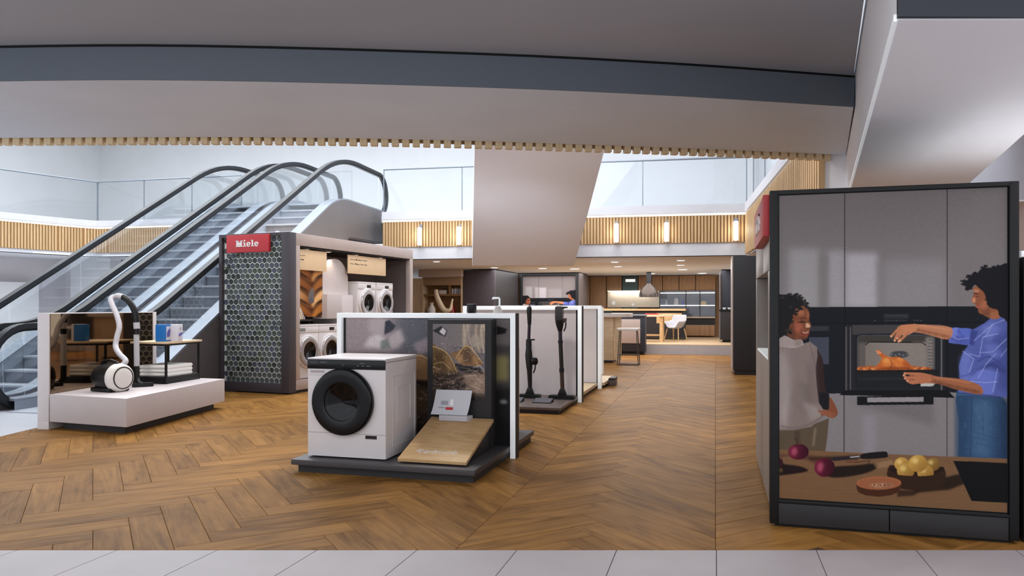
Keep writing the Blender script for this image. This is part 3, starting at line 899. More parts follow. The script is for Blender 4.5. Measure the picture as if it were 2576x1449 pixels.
# ================================================================== HEXAGON KIOSK
KR = -6.2; KO = (-6.58, 10.46)
def K(x, y):
    c, s = math.cos(R(KR)), math.sin(R(KR)); return (KO[0] + x * c - y * s, KO[1] + x * s + y * c)
kio = thing('display_kiosk', 'tall dark kiosk with a honeycomb front and open washing machine bay', 'display kiosk', (KO[0], KO[1], 0), KR)
KH = 2.61; KL = 4.0; KW = 1.43
kb = MB()
box('end_frame', M['kioskfr'], kio, -KW, -KW + 0.06, -0.02, 0.16, 0.02, KH, bevel=0.004)
box('end_frame', M['kioskfr'], kio, -0.15, 0.0, -0.02, 0.16, 0.02, KH, bevel=0.004)
box('end_frame', M['kioskfr'], kio, -KW + 0.06, -0.15, -0.02, 0.16, KH - 0.055, KH, bevel=0.004)
box('end_frame', M['kioskfr'], kio, -KW + 0.06, -0.15, -0.02, 0.16, 0.02, 0.17, bevel=0.004)
box('plinth', M['dark'], kio, -1.1, -0.03, 0.02, KL - 0.02, 0, 0.05)
box('base', M['bronze'], kio, -1.15, 0.0, 0.16, KL, 0.05, 0.21, bevel=0.003)
box('canopy', M['bronze'], kio, -1.15, 0.0, 0.16, KL, KH - 0.20, KH, bevel=0.004)
box('post', M['bronze'], kio, -0.10, 0.0, KL - 0.12, KL, 0.21, KH - 0.20, bevel=0.003)
box('post', M['bronze'], kio, -0.10, 0.0, 0.16, 0.26, 0.21, KH - 0.20, bevel=0.003)
box('end_panel', M['curt'], kio, -1.15, -0.10, KL - 0.08, KL, 0.21, KH - 0.20)
box('back_panel', M['navy'], kio, -0.95, -0.90, 0.26, 2.2, 0.21, KH - 0.20)
box('back_panel', M['curt'], kio, -0.95, -0.90, 2.2, KL - 0.08, 0.21, KH - 0.20)
box('side_panel', M['char'], kio, -1.15, -1.12, 0.16, KL, 0.05, KH)
box('ceiling_panel', M['black'], kio, -0.90, -0.02, 0.26, KL - 0.08, KH - 0.225, KH - 0.205)
for y in (0.62, 1.25, 2.1, 2.95):
    sp = MB().lathe([(0, 0.0), (0.05, 0.0), (0.05, 0.012), (0, 0.012)], (-0.16, y, KH - 0.238), 16).build('spotlight', M['spote'], kio)
    MB().lathe([(0.05, -0.002), (0.065, 0.0), (0.065, 0.012)], (-0.16, y, KH - 0.238), 16).build('spot_ring', M['bronze'], sp)
    ld = bpy.data.lights.new('spot_lamp', 'SPOT'); ld.energy = 14; ld.color = (1, 0.84, 0.64); ld.spot_size = R(105); ld.spot_blend = 0.8; ld.shadow_soft_size = 0.05
    lo = bpy.data.objects.new('spot_lamp', ld); link(lo, kio); lo.location = (-0.10, y, KH - 0.25); lo.rotation_euler = (0, R(8), 0)
# honeycomb front
box('honeycomb_backing', M['honey'], kio, -KW + 0.06, -0.15, 0.045, 0.08, 0.17, KH - 0.055)
hx = [mat('moss_tile_%s' % n, c, 0.55, var=0.35, vscale=22, bump=0.5, bscale=120) for n, c in
      (('grey', S(80, 88, 90)), ('green', S(68, 80, 70)), ('blue', S(76, 82, 98)), ('deep', S(50, 55, 55)))]
pitch = 0.0985; row = pitch * 0.8660; rh = pitch / math.sqrt(3)
def hexmesh(m):
    mb = MB()
    ring = lambda r, y: [(math.sin(R(60 * k)) * r, y, math.cos(R(60 * k)) * r) for k in range(6)]
    ro, ri_ = rh * 0.83, rh * 0.70
    V = ring(ro, 0.0) + ring(ro, -0.010) + ring(ri_, -0.014) + ring(ri_ * 0.5, -0.009) + [(0, -0.011, 0)]
    F = []
    for a in range(3):
        for k in range(6):
            F.append((a * 6 + k, a * 6 + (k + 1) % 6, a * 6 + 6 + (k + 1) % 6, a * 6 + 6 + k))
    F += [(18 + k, 18 + (k + 1) % 6, 24) for k in range(6)]
    return mb.add(V, F)
hm = []
for m in hx:
    o = hexmesh(m).build('hex_tile', m, None); hm.append(o.data); bpy.data.objects.remove(o)
spots = []; j = 0; z = KH - 0.10
while z > 0.20:
    x = -KW + 0.075 + (pitch / 2 if j % 2 else 0) + 0.03
    while x < -0.18:
        if not (-KW + 0.24 < x < -0.41 and z > KH - 0.24):      # hidden behind the sign
            spots.append((x, z))
        x += pitch
    z -= row; j += 1
rest = MB()
for i, (x, z) in enumerate(spots):
    mi = random.choices((0, 1, 2, 3), (5, 2, 3, 2))[0]
    if i < 300:
        o = link(bpy.data.objects.new('hex_tile', hm[mi]), kio); o.location = (x + random.uniform(-.001, .001), 0.045, z)
        o.rotation_euler = (random.uniform(-.05, .05), 0, random.uniform(-.05, .05))
    else:
        me = hm[mi]
        rest.add([(v.co.x + x, v.co.y + 0.045, v.co.z + z) for v in me.vertices], [tuple(p.vertices) for p in me.polygons])
if rest.v:
    o = rest.build('hex_tile_field', hx[0], kio); o['kind'] = 'stuff'
# trailing leaves that grow over the upper tiles
leaf = MB()
for (x, z, n) in ((-1.28, 2.05, 26), (-1.20, 2.16, 18), (-1.10, 2.30, 16), (-1.05, 1.92, 8), (-1.07, 1.05, 12), (-1.0, 1.2, 8), (-0.75, 0.55, 10), (-0.35, 1.1, 8), (-1.15, 0.24, 10), (-0.9, 0.23, 10), (-1.12, 1.55, 8)):
    for k in range(n):
        a = random.uniform(0, 6.28); l = random.uniform(0.02, 0.04); px = x + random.gauss(0, 0.045); pz = z + random.gauss(0, 0.035)
        y = 0.02 + random.uniform(-0.012, 0.01)
        ca, sa = math.cos(a), math.sin(a)
        q = [(0, 0), (l * .5, l * .28), (l, 0), (l * .5, -l * .28)]
        leaf.add([(px + p[0] * ca - p[1] * sa, y + (0.006 if i % 2 else 0), pz + p[0] * sa + p[1] * ca) for i, p in enumerate(q)], [(0, 1, 2), (0, 2, 3)])
o = leaf.build('moss_leaves', mat('moss_leaf', S(52, 66, 44), 0.7, var=0.3, vscale=20), kio); o['kind'] = 'stuff'
p = K(-0.805, -0.005)
sign('red sign with white slab-serif name on the honeycomb kiosk front', (p[0], p[1], KH - 0.165), KR, 0.87, 0.29, 0.05, 0.105)

# the goods inside the kiosk bay
def kthing(name, label, cat, x, y, z, rz=0, group=None):
    p = K(x, y); return thing(name, label, cat, (p[0], p[1], z), KR + rz, group)
for (y, z, st, lab) in ((0.53, 0.21, 'grey', 'white washing machine with a blank grey door, lower bay next to the honeycomb front'),
                        (1.14, 0.21, 'white', 'white washing machine with steel door ring, second in the lower bay of the kiosk'),
                        (2.33, 1.03, 'white', 'left one of the two white machines raised on a shelf in the kiosk'),
                        (2.98, 1.03, 'white', 'right one of the two white machines raised on a shelf in the kiosk')):
    p = K(-0.36, y)
    washer(lab, (p[0], p[1], z), KR + 90, 0.60, 0.90 if z < 0.5 else 0.85, 0.60, st, 'washing machines in the kiosk', 'blank' if st == 'grey' else 'dark')
r = kthing('display_shelf', 'dark raised shelf block under the upper kiosk machines', 'shelf', 0, 0, 0)
box('shelf_block', M['dark'], r, -0.90, -0.04, 1.95, KL - 0.13, 0.215, 1.0)
box('shelf_board', M['white'], r, -0.90, -0.03, 1.95, KL - 0.13, 1.0, 1.028, bevel=0.002)
r = kthing('display_shelf', 'grey ledge above the two lower kiosk machines', 'shelf', 0, 0, 0)
box('shelf_board', M['curt'], r, -0.90, -0.30, 0.27, 1.02, 1.16, 1.20, bevel=0.002)
box('bracket', M['black'], r, -0.85, -0.35, 0.95, 0.99, 1.125, 1.159)
def script(root, x, y0, z0, w, rows, h):
    """illegible dark handwriting as short raised strokes on a board facing +x"""
    mb = MB()
    for k in range(rows):
        y = y0; zz = z0 - k * h * 1.7
        while y < y0 + w:
            l = random.uniform(0.02, 0.05); hh = random.uniform(0.3, 0.8) * h
            mb.box(x, x + 0.002, y, y + l * 0.8, zz - hh * .5, zz - hh * .5 + hh * random.uniform(.4, 1))
            y += l + random.uniform(0.0, 0.025)
    return mb.build('handwriting', M['ink'], root)
r = kthing('header_board', 'cream header board with dark script nearest the honeycomb front', 'board', -0.06, 0.27, 2.02, group='cream header boards')
box('board', M['creamb'], r, -0.02, 0, 0.0, 0.80, 0, 0.34, bevel=0.002); script(r, 0.0, 0.02, 0.24, 0.16, 2, 0.04)
r = kthing('header_board', 'cream header board with dark script above the raised machines', 'board', -0.06, 1.72, 2.02, group='cream header boards')
box('board', M['creamb'], r, -0.02, 0, 0.0, 1.30, 0, 0.34, bevel=0.002); script(r, 0.0, 0.06, 0.26, 0.55, 2, 0.045)
r = kthing('arch_screen', 'freestanding rose-grey arch panel inside the kiosk', 'screen', -0.16, 1.06, 1.63)
ar = [(0, 0), (0.80, 0)] + [(0.40 + 0.40 * math.cos(R(a)), 0.24 + 0.40 * math.sin(R(a))) for a in range(0, 181, 10)]
MB().sprism(ar, -0.10, 0.0).build('arch_panel', M['pink'], r)
MB().sprism([(a[0] * 1.0 + 0.0, a[1]) for a in ar], -0.22, -0.10).build('arch_edge', M['cream'], r)
r = kthing('pedestal_box', 'rose-grey box pedestal below the arch panel', 'pedestal', -0.45, 1.48, 0.215)
box('carcass', M['pinkp'], r, -0.20, 0.36, -0.0, 0.44, 0, 1.41, bevel=0.004)
box('front_box', M['pink'], r, 0.20, 0.42, -0.44, 0.0, 0.985, 1.41, bevel=0.004)
box('front_leg', M['pinkp'], r, 0.0, 0.19, -0.28, 0.0, 0.985, 1.40)

# ================================================================== FLAT PRINTS
class Art:
    """small painter for printed pictures; colours are 0..255 sRGB, painted at double size and averaged down"""
    def __init__(self, x0, x1, y0, y1, w, h, base, warp=None):
        self.w, self.h = w * 2, h * 2
        self.e = (x0, x1, y0, y1); self.warp = warp
        self.a = np.empty((self.h, self.w, 3)); self.a[:] = base
        self.k = (self.w / (x1 - x0), self.h / (y1 - y0)); self.ks = self.w / (577.0 if warp else (x1 - x0))
    def T(self, pts):
        P = np.array(pts, float)
        if self.warp: P = self.warp(P)
        return np.stack([(P[:, 0] - self.e[0]) * self.k[0], (P[:, 1] - self.e[2]) * self.k[1]], 1)
    @staticmethod
    def blur(m, r):
        r = int(round(r))
        if r < 1: return m
        for ax in (0, 1):
            for _ in range(2):
                p = np.pad(m, [(r + 1, r) if i == ax else (0, 0) for i in (0, 1)], mode='edge')
                c = np.cumsum(p, axis=ax)
                m = (np.take(c, range(2 * r + 1, c.shape[ax]), ax) - np.take(c, range(0, c.shape[ax] - 2 * r - 1), ax)) / (2 * r + 1)
        return m
    def put(self, mask, ys, xs, col, alpha):
        m = (mask * alpha)[..., None]
        self.a[ys, xs] = self.a[ys, xs] * (1 - m) + np.array(col, float) * m
    def poly(self, pts, col, alpha=1.0, soft=0, curve=0, grad=None):
        if curve: pts = spline(pts, curve, True)
        P = self.T(pts); s = soft * self.ks * 0.7
        pad = int(3 * s + 2)
        x0 = max(int(P[:, 0].min()) - pad, 0); x1 = min(int(P[:, 0].max()) + pad + 1, self.w)
        y0 = max(int(P[:, 1].min()) - pad, 0); y1 = min(int(P[:, 1].max()) + pad + 1, self.h)
        if x1 <= x0 or y1 <= y0: return
        X, Y = np.meshgrid(np.arange(x0, x1) + 0.5, np.arange(y0, y1) + 0.5)
        ins = np.zeros(X.shape, bool); n = len(P)
        for i in range(n):
            ax, ay = P[i]; bx_, by_ = P[(i + 1) % n]
            if ay == by_: continue
            c = ((ay > Y) != (by_ > Y)) & (X < (bx_ - ax) * (Y - ay) / (by_ - ay) + ax)
            ins ^= c
        m = self.blur(ins.astype(float), s)
        if grad is not None:
            (gx0, gy0), (gx1, gy1), c2 = grad
            G = self.T([(gx0, gy0), (gx1, gy1)]); d = G[1] - G[0]
            t = np.clip(((X - G[0][0]) * d[0] + (Y - G[0][1]) * d[1]) / (d @ d), 0, 1)[..., None]
            col = np.array(col, float) * (1 - t) + np.array(c2, float) * t
        self.put(m, slice(y0, y1), slice(x0, x1), col, alpha)
    def ell(self, cx, cy, rx, ry, col, alpha=1.0, soft=0, rot=0, grad=None):
        c, s = math.cos(R(rot)), math.sin(R(rot))
        self.poly([(cx + math.cos(t) * rx * c - math.sin(t) * ry * s, cy + math.cos(t) * rx * s + math.sin(t) * ry * c) for t in np.linspace(0, 2 * math.pi, 28, endpoint=False)], col, alpha, soft, grad=grad)
    def rect(self, x0, x1, y0, y1, col, alpha=1.0, soft=0, grad=None):
        self.poly([(x0, y0), (x1, y0), (x1, y1), (x0, y1)], col, alpha, soft, grad=grad)
    def line(self, pts, w, col, alpha=1.0, soft=0, curve=0):
        if curve: pts = spline(pts, curve)
        for a, b in zip(pts[:-1], pts[1:]):
            dx, dy = b[0] - a[0], b[1] - a[1]; l = math.hypot(dx, dy) or 1
            nx, ny = -dy / l * w / 2, dx / l * w / 2; ex, ey = dx / l * w * .3, dy / l * w * .3
            self.poly([(a[0] + nx - ex, a[1] + ny - ey), (b[0] + nx + ex, b[1] + ny + ey), (b[0] - nx + ex, b[1] - ny + ey), (a[0] - nx - ex, a[1] - ny - ey)], col, alpha, soft)
    def noise(self, cell, amp):
        n = rng.random((self.h // cell + 3, self.w // cell + 3)) - 0.5
        yi = np.arange(self.h) / cell; xi = np.arange(self.w) / cell
        y0 = yi.astype(int); x0 = xi.astype(int); fy = (yi - y0)[:, None]; fx = (xi - x0)[None]
        v = (n[y0][:, x0] * (1 - fy) * (1 - fx) + n[y0 + 1][:, x0] * fy * (1 - fx) + n[y0][:, x0 + 1] * (1 - fy) * fx + n[y0 + 1][:, x0 + 1] * fy * fx)
        self.a += v[..., None] * amp * 2 * (0.25 + self.a / 160.0)
    def out(self):
        a = self.a.reshape(self.h // 2, 2, self.w // 2, 2, 3).mean((1, 3)).clip(0, 255) / 255
        return np.where(a <= 0.04045, a / 12.92, ((a + 0.055) / 1.055) ** 2.4)

def print_mesh(name, art, pos, k=1.0):
    """grid with one vertex per printed dot; pos(s, t) gives the point, t from the top"""
    C = (art.out() * k).clip(0, 1); h, w = C.shape[:2]
    s, t = np.meshgrid(np.linspace(0, 1, w), np.linspace(0, 1, h))
    V = pos(s.ravel(), t.ravel())
    idx = np.arange(h * w).reshape(h, w)
    F = np.stack([idx[:-1, :-1], idx[1:, :-1], idx[1:, 1:], idx[:-1, 1:]], -1).reshape(-1, 4)
    me = bpy.data.meshes.new(name)
    me.vertices.add(h * w); me.vertices.foreach_set('co', V.astype(np.float32).ravel())
    me.loops.add(F.size); me.loops.foreach_set('vertex_index', F.astype(np.int32).ravel())
    me.polygons.add(len(F)); me.polygons.foreach_set('loop_start', np.arange(0, F.size, 4, dtype=np.int32))
    me.update(calc_edges=True)
    at = me.color_attributes.new('ink', 'FLOAT_COLOR', 'POINT')
    at.data.foreach_set('color', np.concatenate([C.reshape(-1, 3), np.ones((h * w, 1))], 1).astype(np.float32).ravel())
    return me
def face_front(x0, x1, z0, z1, y):
    return lambda s, t: np.stack([x0 + (x1 - x0) * s, np.full_like(s, y), z1 + (z0 - z1) * t], 1)
def face_right(y0, y1, z0, z1, x):
    return lambda s, t: np.stack([np.full_like(s, x), y0 + (y1 - y0) * s, z1 + (z0 - z1) * t], 1)
def put_print(name, art, pos, m, parent, k=1.0):
    me = print_mesh(name, art, pos, k); me.materials.append(m)
    return link(bpy.data.objects.new(name, me), parent)

# ---- the kitchen advert: two women at an oven
def kwarp(P):
    s = (P[:, 0] - 1960) / 577.0
    top = 491 - 21 * s; bot = 1252 + 45 * s
    lam = s * 4.70 / (4.362 * (1 - s) + 4.70 * s)
    return np.stack([lam, (P[:, 1] - top) / (bot - top)], 1)
def kitchen_advert():
    A = Art(0, 1, 0, 1, 400, 560, (104, 97, 96), kwarp)
    skin = (150, 92, 62); skin2 = (176, 116, 84); skd = (96, 56, 40)
    # upper fronts and the window light on them
    A.rect(1950, 2560, 460, 780, (98, 90, 89), grad=((0, 480), (0, 780), (124, 118, 118)))
    A.rect(1985, 2062, 625, 775, (150, 147, 147), 0.75, 14); A.rect(2082, 2125, 630, 775, (158, 154, 156), 0.7, 12)
    A.rect(2128, 2208, 636, 775, (166, 161, 166), 0.85, 12); A.rect(2225, 2380, 655, 775, (134, 129, 131), 0.7, 18)
    A.rect(2060, 2085, 640, 775, (112, 106, 104), 0.6, 7); A.rect(2208, 2228, 660, 775, (122, 117, 116), 0.6, 7)
    A.rect(2390, 2540, 600, 775, (112, 106, 106), 0.6, 16)
    for x in (2126, 2385): A.rect(x - 1.3, x + 1.3, 460, 775, (40, 34, 38))
    # dark appliance band
    A.rect(1950, 2560, 772, 992, (20, 22, 28))
    A.rect(1950, 2560, 812, 814.5, (10, 11, 14)); A.rect(2125, 2127.5, 772, 992, (9, 10, 13)); A.rect(2384, 2386, 772, 992, (9, 10, 13))
    for (x, w) in ((2225, 60), (2200, 5), (2255, 4), (2300, 4), (2308, 4), (2317, 4)):
        A.rect(x, x + w, 806, 808.5, (70, 72, 78), 0.6 if w > 10 else 1.0)
    A.rect(2224, 2288, 790, 803, (40, 43, 48), 0.8); A.rect(2226, 2284, 794, 796, (66, 68, 74), 0.7)
    # white lower fronts
    A.rect(1950, 2560, 990, 1175, (122, 116, 116), grad=((0, 990), (0, 1160), (112, 104, 104)))
    A.poly([(2130, 1010), (2350, 1075), (2350, 1010)], (98, 92, 92), 0.6, 12)
    A.rect(2172, 2205, 1045, 1150, (138, 132, 138), 0.6, 10)
    for x in (2124, 2384): A.rect(x - 1.3, x + 1.3, 992, 1170, (58, 52, 56))
    # side oven at the left
    A.rect(2035, 2086, 820, 832, (46, 47, 52)); A.rect(2036, 2086, 848, 916, (46, 48, 56), grad=((2036, 0), (2086, 0), (62, 64, 76)))
    # open oven
    A.rect(2130, 2378, 817, 990, (30, 31, 35)); A.rect(2139, 2142, 822, 982, (92, 86, 86)); A.rect(2127, 2132, 822, 985, (76, 72, 74))
    A.rect(2145, 2372, 818, 842, (62, 58, 58)); A.rect(2369, 2371.5, 845, 985, (110, 108, 112))
    A.poly(round_rect(2154, 2357, 840, 976, 14), (22, 25, 30)); A.poly(round_rect(2157, 2354, 843, 974, 12), (120, 118, 122), 0.5)
    A.poly(round_rect(2159, 2352, 845, 973, 11), (58, 54, 50), grad=((0, 845), (0, 970), (30, 30, 30)))
    A.rect(2160, 2180, 862, 930, (98, 90, 86), 0.8, 4); A.rect(2330, 2350, 850, 930, (132, 124, 118), 0.85, 4)
    A.poly(round_rect(2178, 2332, 861, 932, 8), (98, 87, 80), grad=((2178, 0), (2332, 0), (126, 116, 108)))
    A.line([(2179, 868), (2187, 861), (2322, 863), (2330, 870)], 2.5, (20, 18, 18))
    for k in range(9): A.rect(2336, 2348, 856 + k * 8, 858 + k * 8, (60, 56, 54), 0.8)
    A.ell(2264, 893, 24, 9, (58, 58, 60), 0.95, 1)
    for k in range(5): A.ell(2244 + k * 10, 892 + (k % 2) * 3, 3, 2, (120, 118, 122), 0.8)
    # roast on its tray
    A.poly([(2158, 924), (2190, 920), (2215, 924), (2300, 922), (2345, 928), (2345, 934), (2158, 934)], (156, 84, 42))
    for k in range(26):
        x = 2162 + k * 7
        A.ell(x, 927 + (k % 3), 6, 2.5, [(196, 112, 58), (142, 70, 34), (210, 136, 80)][k % 3], 0.9, 0, (k * 47) % 60 - 30)
    A.poly([(2208, 930), (2214, 912), (2219, 904), (2212, 894), (2205, 884), (2211, 881), (2218, 886), (2226, 893), (2240, 899), (2262, 899), (2280, 908), (2292, 920), (2298, 930)], (178, 92, 40), curve=4)
    A.poly([(2222, 902), (2236, 901), (2250, 908), (2242, 922), (2226, 922), (2219, 914)], (204, 122, 58), 0.8, 3, 4)
    A.ell(2262, 915, 16, 10, (206, 116, 54), 0.75, 3, 20); A.ell(2282, 920, 12, 6, (160, 76, 34), 0.7, 3, 30)
    A.line([(2240, 905), (2246, 916), (2240, 928)], 2, (112, 52, 24), 0.8, 1); A.line([(2256, 922), (2268, 930)], 2, (224, 150, 92), 0.7, 1)
    A.poly([(2210, 928), (2240, 924), (2290, 926), (2296, 931), (2210, 931)], (110, 50, 22), 0.7, 2); A.ell(2232, 908, 8, 6, (226, 154, 84), 0.6, 3); A.ell(2266, 905, 9, 3.5, (230, 150, 86), 0.6, 2, 15)
    for k in range(6): A.ell(2207 + k * 1.8, 884 + (k * 5) % 7, 2.2, 1.6, (226, 150, 110), 0.9)
    A.rect(2152, 2362, 932, 939, (24, 22, 22)); A.rect(2152, 2362, 939, 974, (24, 26, 30), 0.92)
    A.rect(2160, 2350, 952, 956, (48, 46, 44), 0.7, 2); A.poly([(2318, 966), (2356, 966), (2348, 974), (2318, 974)], (180, 176, 168))
    A.poly([(2127, 982), (2385, 984), (2404, 1004), (2112, 994)], (14, 15, 18))
    A.rect(2157, 2350, 998, 1020, (14, 15, 18)); A.rect(2183, 2325, 1001, 1013, (138, 132, 132))
    # woman at the right: jeans, shirt, face, hair
    A.poly([(2408, 986), (2440, 992), (2525, 1002), (2545, 1040), (2545, 1172), (2412, 1160), (2414, 1061), (2407, 1016)], (54, 84, 116), grad=((2408, 0), (2540, 0), (40, 64, 94)))
    for k in range(70):
        x = 2412 + rng.random() * 125; y = 1000 + rng.random() * 150
        A.line([(x, y), (x + rng.normal() * 4, y + 6 + rng.random() * 8)], 2, (84, 118, 150) if k % 2 else (36, 58, 84), 0.35, 1)
    A.poly([(2446, 1005), (2500, 1010), (2496, 1160), (2444, 1155)], (82, 114, 146), 0.5, 14); A.rect(2520, 2545, 1005, 1170, (28, 44, 68), 0.7, 10); A.rect(2404, 2418, 1000, 1165, (38, 60, 86), 0.6, 5)
    for k in range(9): A.line([(2412 + k * 3, 1000 + k * 14), (2440 + k * 7, 1008 + k * 15)], 3, (40, 64, 92), 0.35, 2)
    A.line([(2447, 998), (2446, 1050), (2444, 1150)], 1.5, (30, 46, 70), 0.8); A.line([(2474, 1045), (2476, 1100), (2520, 1108)], 1.2, (34, 52, 78), 0.8)
    A.rect(2410, 2528, 993, 998, (70, 100, 134), 0.6, 1)
    blue = (90, 102, 172)
    A.poly([(2494, 803), (2520, 799), (2545, 806), (2545, 1005), (2480, 1000), (2412, 990), (2416, 957), (2414, 923), (2424, 890), (2440, 868), (2455, 850), (2452, 830), (2479, 815)], blue, grad=((2420, 0), (2540, 0), (78, 88, 150)))
    A.poly([(2456, 832), (2440, 828), (2397, 826), (2388, 864), (2438, 871), (2462, 852)], (84, 98, 172)); A.poly([(2397, 826), (2412, 826), (2404, 867), (2388, 863)], (104, 116, 188))
    A.poly([(2445, 830), (2462, 836), (2452, 872), (2440, 868)], (46, 54, 110), 0.8, 2)
    A.poly([(2440, 956), (2470, 930), (2520, 940), (2500, 996), (2472, 998)], (98, 110, 182), 0.9, 2)
    A.poly([(2455, 935), (2500, 912), (2535, 935), (2530, 945), (2495, 925)], (44, 52, 104), 0.75, 3)
    A.line([(2420, 992), (2470, 996), (2520, 1003)], 3, (48, 52, 92), 0.7, 1)
    A.poly([(2416, 905), (2432, 880), (2446, 900), (2440, 985), (2418, 985)], (112, 124, 194), 0.55, 7); A.poly([(2500, 850), (2540, 840), (2540, 990), (2512, 980)], (56, 64, 122), 0.6, 12)
    A.poly([(2470, 826), (2500, 812), (2520, 830), (2490, 862)], (116, 128, 196), 0.5, 7); A.poly([(2448, 880), (2470, 862), (2478, 900), (2456, 930)], (72, 82, 148), 0.5, 6)
    A.poly([(2478, 870), (2510, 866), (2528, 900), (2496, 908)], (104, 116, 186), 0.5, 6); A.line([(2462, 912), (2492, 900), (2530, 928)], 4, (50, 58, 112), 0.6, 2, 4); A.line([(2418, 950), (2440, 944), (2452, 930)], 3, (62, 72, 134), 0.6, 2, 4)
    A.poly([(2392, 846), (2436, 852), (2438, 870), (2390, 864)], (62, 72, 140), 0.6, 4); A.line([(2410, 832), (2424, 848), (2418, 864)], 3, (66, 76, 146), 0.6, 1.5, 3)
    for q in ([(2452, 860), (2500, 818), (2532, 806)], [(2440, 892), (2466, 900), (2475, 850), (2514, 842)], [(2424, 886), (2452, 906), (2440, 940)], [(2468, 890), (2500, 888), (2536, 854)], [(2462, 955), (2484, 918), (2508, 892)], [(2442, 962), (2480, 966), (2512, 964)], [(2500, 990), (2512, 930)], [(2395, 846), (2412, 856), (2440, 852)], [(2520, 900), (2536, 880)], [(2500, 818), (2480, 852)]):
        A.line(q, 1.3, (168, 176, 220), 0.85)
    A.poly([(2449, 727), (2453, 738), (2446, 754), (2448, 763), (2457, 767), (2455, 773), (2462, 778), (2464, 788), (2474, 793), (2491, 790), (2494, 804), (2520, 800), (2512, 770), (2490, 735), (2470, 718)], skin2, curve=3, grad=((2448, 0), (2500, 0), (132, 78, 52)))
    A.poly([(2474, 793), (2491, 790), (2520, 782), (2522, 800), (2505, 806), (2492, 803)], skin, 0.9, 1)
    A.poly([(2470, 780), (2492, 770), (2494, 800), (2476, 794)], (98, 56, 40), 0.6, 4); A.poly([(2452, 728), (2466, 730), (2464, 738), (2453, 738)], (204, 146, 112), 0.6, 3); A.poly([(2447, 752), (2456, 750), (2456, 764), (2449, 764)], (214, 150, 118), 0.7, 2)
    A.line([(2452, 739), (2464, 741)], 2.4, (50, 28, 22)); A.line([(2456, 746), (2464, 748)], 1.6, (70, 40, 30)); A.line([(2457, 774), (2470, 775)], 2.4, (170, 80, 76)); A.line([(2450, 764), (2459, 765)], 1.6, (110, 58, 42))
    A.ell(2478, 770, 9, 12, (196, 126, 96), 0.35, 4)
    hair = (19, 19, 24)
    A.poly([(2545, 673), (2511, 672), (2490, 675), (2470, 678), (2460, 690), (2444, 694), (2436, 705), (2430, 712), (2434, 722), (2436, 731), (2446, 728), (2455, 718), (2466, 727), (2478, 738), (2484, 757), (2488, 771), (2498, 778), (2512, 782), (2516, 796), (2526, 802), (2545, 806)], hair, curve=4)
    for k in range(120):
        t = rng.random(); i = int(t * 9)
        bx_ = [(2536, 674), (2505, 673), (2480, 677), (2462, 690), (2442, 698), (2431, 712), (2438, 724), (2478, 722), (2497, 756), (2502, 772)][i]
        A.ell(bx_[0] + rng.normal() * 5, bx_[1] + rng.normal() * 4, 2.2 + rng.random() * 3, 2 + rng.random() * 2, hair, 0.9)
    # her arms and hands
    A.poly([(2396, 826), (2344, 819), (2310, 817), (2285, 818), (2267, 820), (2260, 828), (2300, 836), (2335, 843), (2388, 856)], skin2, curve=3, grad=((0, 818), (0, 856), (120, 68, 46)))
    A.line([(2390, 850), (2340, 838), (2305, 830)], 6, (104, 58, 38), 0.5, 3, 3); A.line([(2390, 832), (2340, 823), (2310, 820)], 4, (206, 142, 104), 0.5, 2, 3)
    A.poly([(2310, 817), (2285, 817), (2266, 820), (2259, 830), (2275, 846), (2292, 841), (2306, 832)], (186, 120, 84), curve=3)
    for q, w in (([(2266, 824), (2254, 836), (2243, 847)], 6), ([(2268, 830), (2258, 842), (2252, 858)], 6), ([(2274, 834), (2265, 846), (2262, 860)], 6), ([(2288, 836), (2276, 848), (2266, 858)], 6), ([(2264, 836), (2262, 848), (2258, 852)], 5)):
        A.line(q, w, (178, 112, 78), curve=4); A.ell(q[-1][0], q[-1][1], 2.6, 2.6, (214, 158, 124))
    A.line([(2266, 846), (2258, 860)], 1.4, (70, 36, 24), 0.7); A.line([(2256, 840), (2248, 850)], 1.2, (80, 42, 28), 0.6)
    A.poly([(2441, 962), (2412, 955), (2362, 950), (2335, 943), (2330, 964), (2362, 968), (2412, 984), (2471, 996), (2470, 975)], skin, curve=3, grad=((0, 945), (0, 992), (112, 64, 44)))
    A.line([(2466, 990), (2412, 978), (2350, 962)], 7, (84, 46, 32), 0.5, 3, 3); A.line([(2440, 966), (2400, 958), (2350, 951)], 4, (192, 126, 90), 0.5, 2, 3)
    A.poly([(2336, 943), (2310, 939), (2290, 945), (2284, 956), (2296, 966), (2334, 966), (2346, 955)], (168, 104, 72), curve=3)
    for q, w in (([(2310, 942), (2290, 941), (2277, 941)], 5.5), ([(2304, 952), (2286, 952), (2275, 946)], 5.5), ([(2304, 960), (2290, 960), (2278, 953)], 5.5), ([(2308, 964), (2296, 966), (2284, 960)], 5)):
        A.line(q, w, (172, 106, 74), curve=4); A.ell(q[-1][0], q[-1][1], 2.6, 2.4, (208, 148, 116))
    A.line([(2302, 947), (2286, 947)], 1.2, (80, 44, 30), 0.8); A.line([(2302, 957), (2288, 957)], 1.2, (80, 44, 30), 0.8)
    # woman at the left: trousers, sleeveless top, face, hair
    A.poly([(1955, 1076), (2040, 1070), (2086, 1052), (2082, 1100), (2076, 1140), (1955, 1140)], (128, 114, 98), grad=((1960, 0), (2085, 0), (84, 70, 54)))
    A.poly([(1998, 1084), (2012, 1082), (2016, 1130), (2004, 1130)], (70, 56, 44), 0.8, 3); A.line([(2036, 1082), (2030, 1130)], 3, (84, 70, 54), 0.7, 2); A.line([(2052, 1078), (2046, 1120)], 5, (146, 130, 112), 0.6, 3)
    A.poly([(2052, 880), (2062, 888), (2071, 910), (2077, 980), (2086, 996), (2070, 1040), (2056, 1010)], (46, 30, 28), curve=3)
